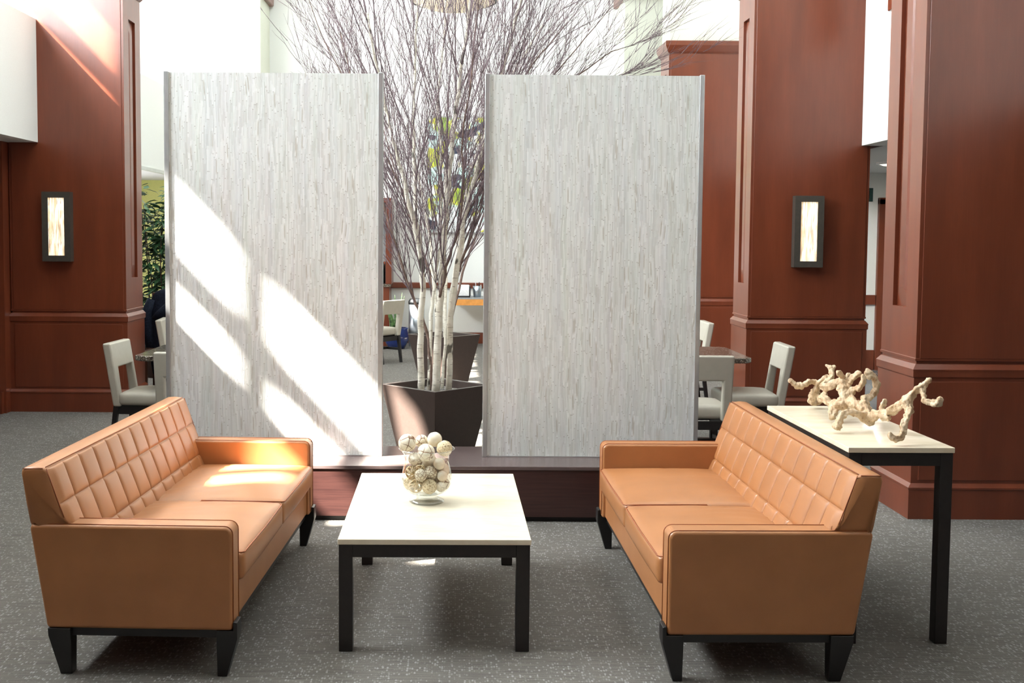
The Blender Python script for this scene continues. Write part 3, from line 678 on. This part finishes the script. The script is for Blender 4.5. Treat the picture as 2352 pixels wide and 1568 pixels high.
for i, ((bx, by, bz, br), kd) in enumerate(zip(BALLS, KIND)):
    o = O('decorative_ball', ball_bm(kd, br, rnd), M['ball_' + kd], None, (VX + bx, VY + by, VZ + bz), smooth=True)
    o.rotation_euler = (rnd.uniform(0, 6), rnd.uniform(0, 6), rnd.uniform(0, 6))
    if i in TOPL: lab = TOPL[i]
    else:
        lev = 'in the lowest layer' if bz < 0.1 else 'at middle height' if bz < 0.16 else 'just below the neck'
        a = math.degrees(math.atan2(by, bx)) % 360
        sidew = 'right' if a < 45 or a >= 315 else 'back' if a < 135 else 'left' if a < 225 else 'front'
        if math.hypot(bx, by) < 0.038: sidew = 'centre'
        sz = 'larger ' if br >= 0.03 else 'smaller '
        lab = '%s%s %s of the vase, %s' % (sz, WORD[kd], lev, sidew)
    tag(o, lab, 'ball', 'decorative balls in the glass vase')

# ---------------------------------------------------------------- driftwood on the console
DRIFT = {
 'main':[(1.83, 4.8, 0.852, 0.0231), (1.84, 4.74, 0.886, 0.0176), (1.855, 4.66, 0.906, 0.0155), (1.864, 4.58, 0.945, 0.0153), (1.872, 4.5, 0.98, 0.0191), (1.889, 4.47, 1.022, 0.0143), (1.912, 4.45, 1.05, 0.0128), (1.921, 4.44, 1.061, 0.0103), (1.932, 4.42, 1.086, 0.0096)],
 'tip':[(1.912, 4.45, 1.041, 0.0097), (1.909, 4.42, 1.02, 0.0085), (1.904, 4.4, 0.998, 0.0085), (1.924, 4.38, 0.995, 0.009), (1.94, 4.36, 0.995, 0.0162), (1.947, 4.35, 1.017, 0.01)],
 'legB':[(1.872, 4.5, 0.98, 0.0173), (1.873, 4.47, 0.949, 0.0143), (1.85, 4.44, 0.922, 0.012), (1.831, 4.42, 0.894, 0.0113), (1.826, 4.41, 0.868, 0.0124), (1.807, 4.4, 0.846, 0.0141), (1.781, 4.4, 0.847, 0.0119), (1.766, 4.4, 0.866, 0.0085)],
 'stub1':[(1.847, 4.7, 0.912, 0.0103), (1.854, 4.7, 0.939, 0.0096), (1.862, 4.7, 0.957, 0.0084)],
 'knob':[(1.832, 4.66, 0.892, 0.0135), (1.849, 4.62, 0.889, 0.0113)],
 'legA':[(1.813, 4.8, 0.866, 0.0185), (1.753, 4.76, 0.892, 0.0134), (1.702, 4.73, 0.895, 0.0127), (1.671, 4.7, 0.878, 0.0121), (1.653, 4.68, 0.851, 0.0174), (1.643, 4.67, 0.84, 0.015)],
 'trunk':[(1.83, 4.8, 0.852, 0.0246), (1.841, 4.86, 0.887, 0.0212), (1.812, 4.92, 0.895, 0.0208), (1.79, 4.97, 0.925, 0.0191), (1.782, 5.0, 0.963, 0.018), (1.782, 5.03, 0.991, 0.0161), (1.743, 5.08, 0.963, 0.0156), (1.731, 5.12, 0.957, 0.0164)],
 'up1':[(1.782, 5.03, 0.991, 0.0142), (1.788, 5.02, 1.014, 0.0116), (1.759, 5.0, 1.041, 0.0115)],
 'up2':[(1.807, 5.0, 0.963, 0.016), (1.813, 5.0, 0.995, 0.0128), (1.83, 4.98, 1.026, 0.0141), (1.85, 4.97, 1.042, 0.0096)],
 'up2b':[(1.81, 5.03, 0.991, 0.011), (1.823, 5.04, 1.026, 0.011)],
 'up3':[(1.814, 4.98, 0.945, 0.016), (1.817, 4.96, 0.966, 0.0115), (1.837, 4.93, 0.98, 0.012), (1.848, 4.92, 1.017, 0.0107), (1.842, 4.92, 1.036, 0.0088)],
 'loopR':[(1.838, 4.87, 0.906, 0.0187), (1.848, 4.9, 0.929, 0.0157), (1.89, 4.93, 0.942, 0.0133), (1.921, 4.95, 0.978, 0.0127), (1.906, 4.95, 1.024, 0.0121), (1.884, 4.95, 1.036, 0.0178), (1.877, 4.95, 1.06, 0.0095)],
 'lump':[(1.77, 4.95, 0.9, 0.0254), (1.753, 5.0, 0.885, 0.0225), (1.726, 4.96, 0.849, 0.0153), (1.716, 4.95, 0.837, 0.014)],
 'back':[(1.752, 5.1, 0.888, 0.0131), (1.763, 5.2, 0.898, 0.0153), (1.777, 5.22, 0.91, 0.0134)],
 'backup':[(1.731, 5.12, 0.957, 0.0145), (1.766, 5.16, 0.977, 0.0126), (1.794, 5.18, 1.0, 0.0113), (1.798, 5.2, 1.027, 0.0113), (1.814, 5.2, 1.046, 0.008)],
 'backupb':[(1.796, 5.2, 1.038, 0.0087), (1.777, 5.22, 1.048, 0.006)],
 'bk2':[(1.793, 5.24, 0.989, 0.0121), (1.77, 5.28, 0.958, 0.0115), (1.759, 5.3, 0.917, 0.0136), (1.762, 5.33, 0.887, 0.0198), (1.758, 5.36, 0.852, 0.0158), (1.787, 5.38, 0.838, 0.0131), (1.803, 5.37, 0.851, 0.0117)],
 'farl':[(1.758, 5.3, 0.955, 0.0116), (1.728, 5.3, 0.958, 0.0122), (1.702, 5.3, 0.943, 0.0116), (1.673, 5.3, 0.936, 0.0136), (1.65, 5.3, 0.947, 0.0116), (1.629, 5.3, 0.962, 0.0116)],
 'mid':[(1.779, 5.3, 0.876, 0.0136), (1.758, 5.12, 0.885, 0.0131), (1.753, 5.0, 0.885, 0.0192)],
 'knob2':[(1.8, 4.94, 0.93, 0.0139), (1.807, 4.9, 0.908, 0.0157), (1.834, 4.86, 0.89, 0.0187)],
}
def limb(bm, Q, RR, ph, n=18):
    rings = []; u = None; s = 0.0
    for i, p in enumerate(Q):
        d = (Q[min(i + 1, len(Q) - 1)] - Q[max(i - 1, 0)]).normalized()
        if u is None: u = d.orthogonal().normalized()
        u = (u - d * u.dot(d)).normalized(); v = d.cross(u)
        if i: s += (Q[i] - Q[i - 1]).length
        ring = []
        for k in range(n):
            a = 2 * pi * k / n; tw = s * 28 + ph
            r = RR[i] * (1 + 0.17 * cos(3 * a + tw) + 0.10 * cos(5 * a - tw * 0.7) + 0.07 * cos(2 * a + tw * 2.3))
            ring.append(bm.verts.new(p + (u * cos(a) + v * sin(a)) * r))
        rings.append(ring)
    for A, Bv in zip(rings, rings[1:]):
        for k in range(n): bm.faces.new((A[k], A[(k + 1) % n], Bv[(k + 1) % n], Bv[k]))
    bm.faces.new(rings[0][::-1]); bm.faces.new(rings[-1])
def driftwood():
    bm = bmesh.new(); rnd = random.Random(2)
    x0, y0, z0 = 1.80, 4.85, 0.8136
    for name, ch in DRIFT.items():
        P = [Vector(c[:3]) - Vector((x0, y0, z0)) for c in ch]; R = [c[3] * 1.12 for c in ch]
        Q, RR = [], []
        for i in range(len(P) - 1):       # Catmull-Rom so the limbs bend instead of kinking
            p0, p1, p2, p3 = P[max(i - 1, 0)], P[i], P[i + 1], P[min(i + 2, len(P) - 1)]
            for k in range(6):
                s = k / 6
                Q.append(0.5 * ((2 * p1) + (p2 - p0) * s + (2 * p0 - 5 * p1 + 4 * p2 - p3) * s * s + (3 * p1 - p0 - 3 * p2 + p3) * s ** 3))
                RR.append((R[i] * (1 - s) + R[i + 1] * s) * (1 + 0.13 * sin(i * 2.1 + s * 6.3) + rnd.uniform(-0.1, 0.12)))
        Q.append(P[-1]); RR.append(R[-1] * 0.9)
        d = (Q[-1] - Q[-2]).normalized(); Q.append(Q[-1] + d * R[-1] * 0.55); RR.append(R[-1] * 0.55)
        d = (Q[0] - Q[1]).normalized(); Q.insert(0, Q[0] + d * R[0] * 0.5); RR.insert(0, R[0] * 0.55)
        limb(bm, Q, RR, rnd.uniform(0, 6))
    me_o = O('driftwood', bm, M['drift'], None, (x0, y0, z0), smooth=True)
    md = me_o.modifiers.new('fuse', 'REMESH'); md.mode = 'VOXEL'; md.voxel_size = 0.0028; md.use_smooth_shade = True
    tx = bpy.data.textures.new('gnarl', 'CLOUDS'); tx.noise_scale = 0.017; tx.noise_depth = 3
    md = me_o.modifiers.new('gnarl', 'DISPLACE'); md.texture = tx; md.strength = 0.008; md.mid_level = 0.5; md.texture_coords = 'LOCAL'
    md = me_o.modifiers.new('soft', 'SMOOTH'); md.factor = 0.5; md.iterations = 1
    tag(me_o, 'twisted pale driftwood branch lying on the console table', 'driftwood')
driftwood()

# ---------------------------------------------------------------- dining chairs and tables
def make_chair(label):
    """faces +x; origin on the floor under the back"""
    t = thing('dining_chair', label, 'chair', (0, 0, 0), 0, 'cream dining chairs')
    hw = 0.215; bm = bmesh.new()
    poly = [(-hw, 0.35), (-hw + 0.068, 0.35), (-hw + 0.068, 0.645), (hw - 0.068, 0.645), (hw - 0.068, 0.35), (hw, 0.35), (hw, 0.83), (-hw, 0.83)]
    prism(bm, poly, 'x', -0.03, 0.032)
    for v in bm.verts:
        q = v.co.z - 0.45; v.co.x -= 0.10 * q + 0.22 * max(0, q) ** 2
    O('backrest', bm, M['cream_leather'], t, bevel=0.014, seg=3)
    bm = bmesh.new(); rbox(bm, 0.02, 0.46, -0.222, 0.222, 0.36, 0.455, 0.03, 14, 14, 6, crown=0.018); O('seat', bm, M['cream_leather'], t, smooth=True)
    O('seat_rail', B((0.0, 0.44, -0.19, -0.165, 0.29, 0.365), (0.0, 0.44, 0.165, 0.19, 0.29, 0.365), (0.415, 0.44, -0.19, 0.19, 0.29, 0.365), (-0.01, 0.015, -0.19, 0.19, 0.29, 0.35)), M['black_wood'], t)
    for x, dx in ((0.0, -0.05), (0.42, 0.0)):
        for yy in (-0.185, 0.185):
            bm = bmesh.new(); v = box(bm, x - 0.02, x + 0.02, yy - 0.02, yy + 0.02, 0, 0.36)
            for q in v:
                if q.co.z < 0.1: q.co.x = x + dx + (q.co.x - x) * 0.8; q.co.y = yy + (q.co.y - yy) * 0.8
            O('leg', bm, M['black_wood'], t, bevel=0.003)
    O('stretcher', B((-0.01, 0.43, -0.195, -0.18, 0.16, 0.19), (-0.01, 0.43, 0.18, 0.195, 0.16, 0.19), (0.19, 0.215, -0.19, 0.19, 0.16, 0.19)), M['black_wood'], t)
    return t
ch = make_chair('cream window-back dining chair facing right, left of the left granite table')
ch.location = (-2.585, 8.43, 0); ch.rotation_euler = (0, 0, -0.06)
G = 'cream dining chairs'
dup(ch, (-1.93, 7.72, 0), pi / 2, 'cream dining chair seen from behind, half hidden by the left screen edge', G)
dup(ch, (-2.86, 10.75, 0), 0.1, 'cream dining chair top showing beyond the left granite table, beside the dark coat', G)
dup(ch, (2.51, 8.55, 0), pi - 0.02, 'cream window-back dining chair facing left, right of the right granite table', G)
dup(ch, (1.74, 7.72, 0), pi / 2, 'cream dining chair seen from behind, between right screen and right sofa', G)
dup(ch, (2.42, 10.85, 0), pi, 'cream dining chair farthest back on the right, top seen beyond the right granite table', G)
dup(ch, (-0.90, 14.22, 0), 2.50, 'cream dining chair in the far room seen between the screens, before the blue pot', G)
def granite_table(loc, label):
    t = thing('dining_table', label, 'table', loc, 0, 'granite dining tables')
    h = 0.46; c = 0.06; poly = [(-h + c, -h), (h - c, -h), (h, -h + c), (h, h - c), (h - c, h), (-h + c, h), (-h, h - c), (-h, -h + c)]
    bm = bmesh.new(); prism(bm, poly, 'z', 0.70, 0.74); O('tabletop', bm, M['granite'], t, bevel=0.008, seg=3)
    bm = bmesh.new(); lathe(bm, [(0.0, 0.02), (0.05, 0.02), (0.045, 0.1), (0.045, 0.62), (0.06, 0.66), (0.2, 0.69), (0.2, 0.7), (0.0, 0.7)], 20); O('pedestal', bm, M['black_wood'], t, smooth=True)
    O('base_cross', B((-0.3, 0.3, -0.04, 0.04, 0, 0.04), (-0.04, 0.04, -0.3, 0.3, 0, 0.04)), M['black_wood'], t, bevel=0.008)
granite_table((-2.0, 8.66, 0), 'granite-topped dining table behind the left screen, by the left column')
granite_table((1.81, 8.76, 0), 'granite-topped dining table behind the right screen, by the right column')

# ---------------------------------------------------------------- coat on a chair, potted plants
t = thing('side_chair', 'dark wooden high-back chair under a dark coat beside the left column', 'chair', (-3.02, 11.28, 0))
O('seat', B((-0.21, 0.21, -0.21, 0.21, 0.43, 0.47)), M['brown_wood'], t, bevel=0.006)
O('back_slab', B((-0.2, 0.2, 0.17, 0.20, 0.47, 1.05)), M['brown_wood'], t, bevel=0.006)
for x in (-0.18, 0.18):
    for yy in (-0.18, 0.18): O('leg', B((x - 0.02, x + 0.02, yy - 0.02, yy + 0.02, 0, 0.43)), M['brown_wood'], t)
def coat():
    bm = bmesh.new(); rings = []; n = 40
    for z, hx, hy in ((0.10, 0.20, 0.10), (0.3, 0.235, 0.115), (0.5, 0.235, 0.11), (0.7, 0.235, 0.10), (0.88, 0.235, 0.09), (0.98, 0.22, 0.075), (1.05, 0.185, 0.06), (1.085, 0.12, 0.045), (1.095, 0.04, 0.02)):
        f = max(0, 1.05 - z)
        rings.append([bm.verts.new((hx * cos(2 * pi * k / n) * (1 + 0.05 * f * sin(7 * 2 * pi * k / n + z * 2)), hy * sin(2 * pi * k / n) * (1 + 0.35 * f * sin(9 * 2 * pi * k / n + z * 3)), z)) for k in range(n)])
    for A, Bv in zip(rings, rings[1:]):
        for k in range(n): bm.faces.new((A[k], A[(k + 1) % n], Bv[(k + 1) % n], Bv[k]))
    bm.faces.new(rings[0][::-1]); bm.faces.new(rings[-1])
    t = thing('coat', 'dark navy hooded coat draped over a chair beside the left column', 'coat', (-3.02, 11.465, 0))
    O('coat_body', bm, M['coat'], t, smooth=True, sub=1)
    bm = bmesh.new(); tube(bm, [(0.19, -0.08, 1.02), (0.12, -0.125, 0.98), (0.0, -0.14, 0.9), (-0.1, -0.14, 0.82), (-0.16, -0.12, 0.79)], [0.03, 0.05, 0.055, 0.045, 0.02], 12); O('hood', bm, M['coat'], t, smooth=True)
    bm = bmesh.new(); tube(bm, [(-0.2, -0.03, 0.98), (-0.25, -0.05, 0.85), (-0.24, -0.06, 0.65), (-0.22, -0.05, 0.48)], [0.045, 0.055, 0.05, 0.045], 12); O('sleeve', bm, M['coat'], t, smooth=True)
coat()
def leaf(bm, p, d, L, wd, rnd):
    d = d.normalized(); s = d.cross(Vector((0, 0, 1)))
    if s.length < 1e-3: s = Vector((1, 0, 0))
    s.normalize(); nrm = s.cross(d)
    s = (s * cos(0.5 * rnd.uniform(-1, 1)) + nrm * sin(0.6 * rnd.uniform(-1, 1))).normalized()
    mid = [p, p + d * L * 0.35 - nrm * 0.01, p + d * L * 0.7 - Vector((0, 0, L * 0.12)), p + d * L - Vector((0, 0, L * 0.3))]
    ws = [0.0, 1.0, 0.75, 0.0]; nv = s.cross(d) * 0.18 * wd
    V = []
    for m_, k in zip(mid, ws):
        if k == 0: V.append([bm.verts.new(m_)])
        else: V.append([bm.verts.new(m_ + s * wd * k + nv * k), bm.verts.new(m_), bm.verts.new(m_ - s * wd * k + nv * k)])
    bm.faces.new((V[0][0], V[1][0], V[1][1])); bm.faces.new((V[0][0], V[1][1], V[1][2]))
    bm.faces.new((V[1][0], V[2][0], V[2][1], V[1][1])); bm.faces.new((V[1][1], V[2][1], V[2][2], V[1][2]))
    bm.faces.new((V[2][0], V[3][0], V[2][1])); bm.faces.new((V[2][1], V[3][0], V[2][2]))
def ficus():
    rnd = random.Random(6)
    t = thing('potted_ficus', 'tall leafy potted plant before the yellow-green wall', 'plant', (-3.50, 12.7, 0))
    bm = bmesh.new(); lathe(bm, [(0, 0), (0.15, 0), (0.2, 0.36), (0.21, 0.38), (0.18, 0.38), (0.17, 0.33), (0, 0.33)], 28); O('pot', bm, M['brown_wood'], t, smooth=True)
    sb = bmesh.new(); lf = bmesh.new()
    for k in range(6):
        a = k * 1.05; top = Vector((0.20 * cos(a), 0.2 * sin(a), 2.15 - 0.16 * (k % 3))); base = Vector((0.05 * cos(a), 0.05 * sin(a), 0.3))
        P = [base.lerp(top, s / 8) + Vector((0.02 * sin(s + k), 0.02 * cos(s * 1.3 + k), 0)) for s in range(9)]
        tube(sb, P, [0.012 - 0.001 * s for s in range(9)], 6)
        for s in range(2, 9):
            for c in range(22):
                az = rnd.uniform(0, 2 * pi); q = P[s] + Vector((cos(az), sin(az), 0)) * rnd.uniform(0, 0.08) + Vector((0, 0, rnd.uniform(-0.1, 0.08)))
                leaf(lf, q, Vector((cos(az), sin(az), rnd.uniform(-0.5, 0.6))), rnd.uniform(0.12, 0.2), rnd.uniform(0.018, 0.028), rnd)
    O('stem', sb, M['brown_wood'], t, smooth=True); o = O('foliage', lf, M['leaf'], t); o['kind'] = 'stuff'
ficus()
def snakeplant():
    rnd = random.Random(9); t = thing('potted_snake_plant', 'snake plant with upright leaves in a glazed blue pot by the far wall', 'plant', (-0.91, 16.12, 0))
    bm = bmesh.new(); lathe(bm, [(0, 0), (0.12, 0), (0.17, 0.1), (0.185, 0.2), (0.165, 0.28), (0.175, 0.31), (0.15, 0.31), (0.145, 0.27), (0, 0.27)], 32); O('pot', bm, M['blue_glaze'], t, smooth=True)
    for k in range(11):
        a = rnd.uniform(0, 2 * pi); r = rnd.uniform(0.01, 0.10); h = rnd.uniform(0.35, 0.6); le = Vector((cos(a), sin(a), 0)) * rnd.uniform(0.02, 0.14)
        bm = bmesh.new(); pa = rnd.uniform(0, pi); s = Vector((cos(pa), sin(pa), 0)); L, Rr = [], []
        for i in range(6):
            f = i / 5; c = Vector((cos(a) * r, sin(a) * r, 0.26)) + le * f * f + Vector((0, 0, h * f)); wd = 0.024 * (1 - f ** 3) + 0.001
            nn = Vector((-s.y, s.x, 0)) * 0.006 * (1 - f)
            L.append([bm.verts.new(c - s * wd), bm.verts.new(c + nn + Vector((0, 0, 0))), bm.verts.new(c + s * wd), bm.verts.new(c - nn)])
        for A, Bv in zip(L, L[1:]):
            for q in range(4): bm.faces.new((A[q], A[(q + 1) % 4], Bv[(q + 1) % 4], Bv[q]))
        bm.faces.new(L[0]); bm.faces.new(L[-1]); O('leaf', bm, M['snake'], t, smooth=True)
snakeplant()

# ---------------------------------------------------------------- far room: desk, hutch, bin, painting, pendant
t = thing('wall_desk', 'wall-mounted desk with grey top and honey wood edge at the far wall', 'desk', (0.55, 16.95, 0))
O('desk_top', B((-0.68, 0.7, -0.62, 0, 0.725, 0.752)), M['grey_pl'], t, bevel=0.003); O('wood_edge', B((-0.68, 0.7, -0.63, -0.58, 0.635, 0.725)), M['oak'], t, bevel=0.004)
O('side_support', B((0.64, 0.68, -0.55, 0, 0, 0.635)), M['mahogany'], t)
t = thing('desk_organizer', 'white and grey tray box on the far desk, left of the cup', 'box', (0.06, 16.45, 0.752))
bm = bmesh.new(); prism(bm, [(-0.1, 0.02), (0.1, 0.02), (0.1, 0.17), (0.02, 0.19), (-0.1, 0.12)], 'x', -0.09, 0.11); O('shell', bm, M['white_pl'], t, bevel=0.01)
O('base', B((-0.1, 0.12, -0.11, 0.11, 0, 0.025)), M['dark_pl'], t); O('side_panel', B((0.11, 0.128, -0.1, 0.1, 0.02, 0.17)), M['dark_pl'], t)
t = thing('pen_cup', 'grey cup full of pens on the far desk', 'cup', (0.29, 16.45, 0.752))
bm = bmesh.new(); lathe(bm, [(0, 0), (0.055, 0), (0.068, 0.17), (0.064, 0.17), (0.052, 0.008), (0, 0.008)], 20); O('cup', bm, M['steel'], t, smooth=True)
rnd = random.Random(1)
for k in range(6):
    a = k * 1.05; o = bmesh.new(); tube(o, [(0.02 * cos(a), 0.02 * sin(a), 0.01), (0.055 * cos(a), 0.055 * sin(a), 0.19 + 0.02 * (k % 3))], 0.006, 6)
    pen = O('pen', o, M['dark_pl'] if k % 2 else M['white_pl'], None, (0.29, 16.45, 0.753)); tag(pen, '%s pen standing in the grey cup on the far desk' % ('black' if k % 2 else 'white'), 'pen', 'pens in the cup on the far desk')
t = thing('hutch', 'mahogany hutch with grey back panel and counter at the far wall', 'cabinet', (-1.56, 16.98, 0))
O('carcass', B((-0.6, 0.52, -0.55, -0.02, 0, 0.90)), M['mahogany'], t, bevel=0.005); O('counter', B((-0.62, 0.545, -0.58, 0, 0.90, 0.94)), M['granite'], t, bevel=0.004)
O('side_panel', B((0.46, 0.55, -0.5, 0, 0.94, 2.17)), M['mahogany'], t, bevel=0.004); O('side_panel', B((-0.6, -0.54, -0.5, 0, 0.94, 2.17)), M['mahogany'], t, bevel=0.004)
O('header', B((-0.6, 0.55, -0.5, 0, 2.17, 2.24)), M['mahogany'], t, bevel=0.004); O('back_panel', B((-0.54, 0.46, -0.06, -0.02, 0.94, 2.17)), M['grey_pl'], t)
t = thing('coffee_machine', 'black coffee machine on the hutch counter', 'coffee machine', (-1.27, 16.72, 0.94))
O('body', B((-0.14, 0.14, -0.02, 0.16, 0, 0.34)), M['dark_pl'], t, bevel=0.012); O('head', B((-0.14, 0.14, -0.16, -0.02, 0.23, 0.34)), M['dark_pl'], t, bevel=0.012)
O('drip_tray', B((-0.12, 0.12, -0.16, -0.02, 0, 0.03)), M['steel'], t, bevel=0.004)
bm = bmesh.new(); lathe(bm, [(0, 0.03), (0.06, 0.03), (0.065, 0.1), (0.05, 0.17), (0.04, 0.18), (0, 0.18)], 20, 0, -0.09); O('jug', bm, M['steel'], t, smooth=True)
t = thing('waste_bin', 'slim steel waste bin with black lid by the far wall', 'bin', (-0.63, 16.5, 0))
bm = bmesh.new(); lathe(bm, [(0, 0), (0.12, 0), (0.12, 0.64), (0.11, 0.64), (0, 0.64)], 28); O('body', bm, M['steel'], t, smooth=True)
bm = bmesh.new(); lathe(bm, [(0, 0.64), (0.125, 0.64), (0.125, 0.68), (0.10, 0.72), (0, 0.73)], 28); O('lid', bm, M['dark_pl'], t, smooth=True)
t = thing('wall_outlet', 'white power outlet under the far desk', 'outlet', (-0.10, 17.0, 0.45))
O('plate', B((-0.035, 0.035, -0.008, 0, 0, 0.115)), M['white_pl'], t, bevel=0.003); O('socket', B((-0.018, 0.018, -0.011, -0.008, 0.015, 0.05), (-0.018, 0.018, -0.011, -0.008, 0.065, 0.1)), M['grey_pl'], t)
t = thing('painting', 'large abstract painting with yellow-green blotches on the far wall behind the tree', 'painting', (0.42, 16.99, 1.74))
O('canvas', B((-0.9, 0.9, -0.045, 0, 0, 1.76)), M['painting'], t)
O('frame', B((-0.92, -0.9, -0.05, 0, -0.02, 1.78), (0.9, 0.92, -0.05, 0, -0.02, 1.78), (-0.9, 0.9, -0.05, 0, -0.02, 0), (-0.9, 0.9, -0.05, 0, 1.76, 1.78)), M['alu'], t)
t = thing('pendant_light', 'large glowing bowl pendant at the top of the picture, above the birch tree', 'pendant lamp', (-0.07, 12.0, 4.10))
bm = bmesh.new(); lathe(bm, [(0.75 * sin(a), 0.55 * (1 - cos(a))) for a in [k / 14 * pi / 2 for k in range(15)]], 48); O('bowl', bm, M['lamp_bowl'], t, smooth=True)
for f in (0.42, 1.0):
    a = f * pi / 2; R, z = 0.755 * sin(a), 0.55 * (1 - cos(a)); bm = bmesh.new(); tube(bm, [(R * cos(2 * pi * k / 48), R * sin(2 * pi * k / 48), z) for k in range(49)], 0.014, 8, cap=False); O('ring', bm, M['bronze'], t, smooth=True)
for k in range(3):
    a = k * 2 * pi / 3 + 0.4; bm = bmesh.new(); tube(bm, [(0.75 * cos(a), 0.75 * sin(a), 0.55), (0.05 * cos(a), 0.05 * sin(a), 2.4), (0.0, 0.0, 3.40)], 0.012, 8); O('rod', bm, M['bronze'], t, smooth=True)

# ---------------------------------------------------------------- corridor fittings
t = thing('ceiling_light', 'round lit ceiling light in the corridor', 'ceiling lamp', (4.72, 11.9, 2.5))
bm = bmesh.new(); lathe(bm, [(0.17, 0.0), (0.17, -0.02), (0.14, -0.025), (0.14, 0.0)], 32); O('trim_ring', bm, M['white_pl'], t, smooth=True)
bm = bmesh.new(); lathe(bm, [(0.14, -0.018), (0.10, -0.035), (0.0, -0.042)], 32); O('lens', bm, M['lamp_white'], t, smooth=True)
t = thing('ceiling_vent', 'slotted air vent in the corridor ceiling near the upper wall', 'vent', (4.02, 9.35, 2.5))
O('frame', B((-0.15, 0.15, -0.3, -0.28, -0.012, 0), (-0.15, 0.15, 0.28, 0.3, -0.012, 0), (-0.15, -0.13, -0.3, 0.3, -0.012, 0), (0.13, 0.15, -0.3, 0.3, -0.012, 0)), M['white_pl'], t)
bm = bmesh.new()
for k in range(8): box(bm, -0.125 + k * 0.032, -0.112 + k * 0.032, -0.28, 0.28, -0.009, 0)
O('slats', bm, M['grey_pl'], t)
t = thing('hanging_sign', 'small dark green sign high on the corridor wall', 'sign', (5.18, 13.8, 2.14))
O('panel', B((-0.11, 0.045, -0.03, 0, 0, 0.17)), plain('dark green acrylic', srgb(30, 62, 58), 0.3), t, bevel=0.003); O('inset', B((-0.09, 0.0, -0.034, -0.03, 0.04, 0.13)), M['dark_pl'], t)
cl = bpy.data.lights.new('corridor_lamp', 'AREA'); cl.energy = 40; cl.size = 0.3; cl.color = (1, 0.94, 0.84); co = bpy.data.objects.new('corridor_lamp', cl); C.objects.link(co); co.location = (4.72, 11.9, 2.44)
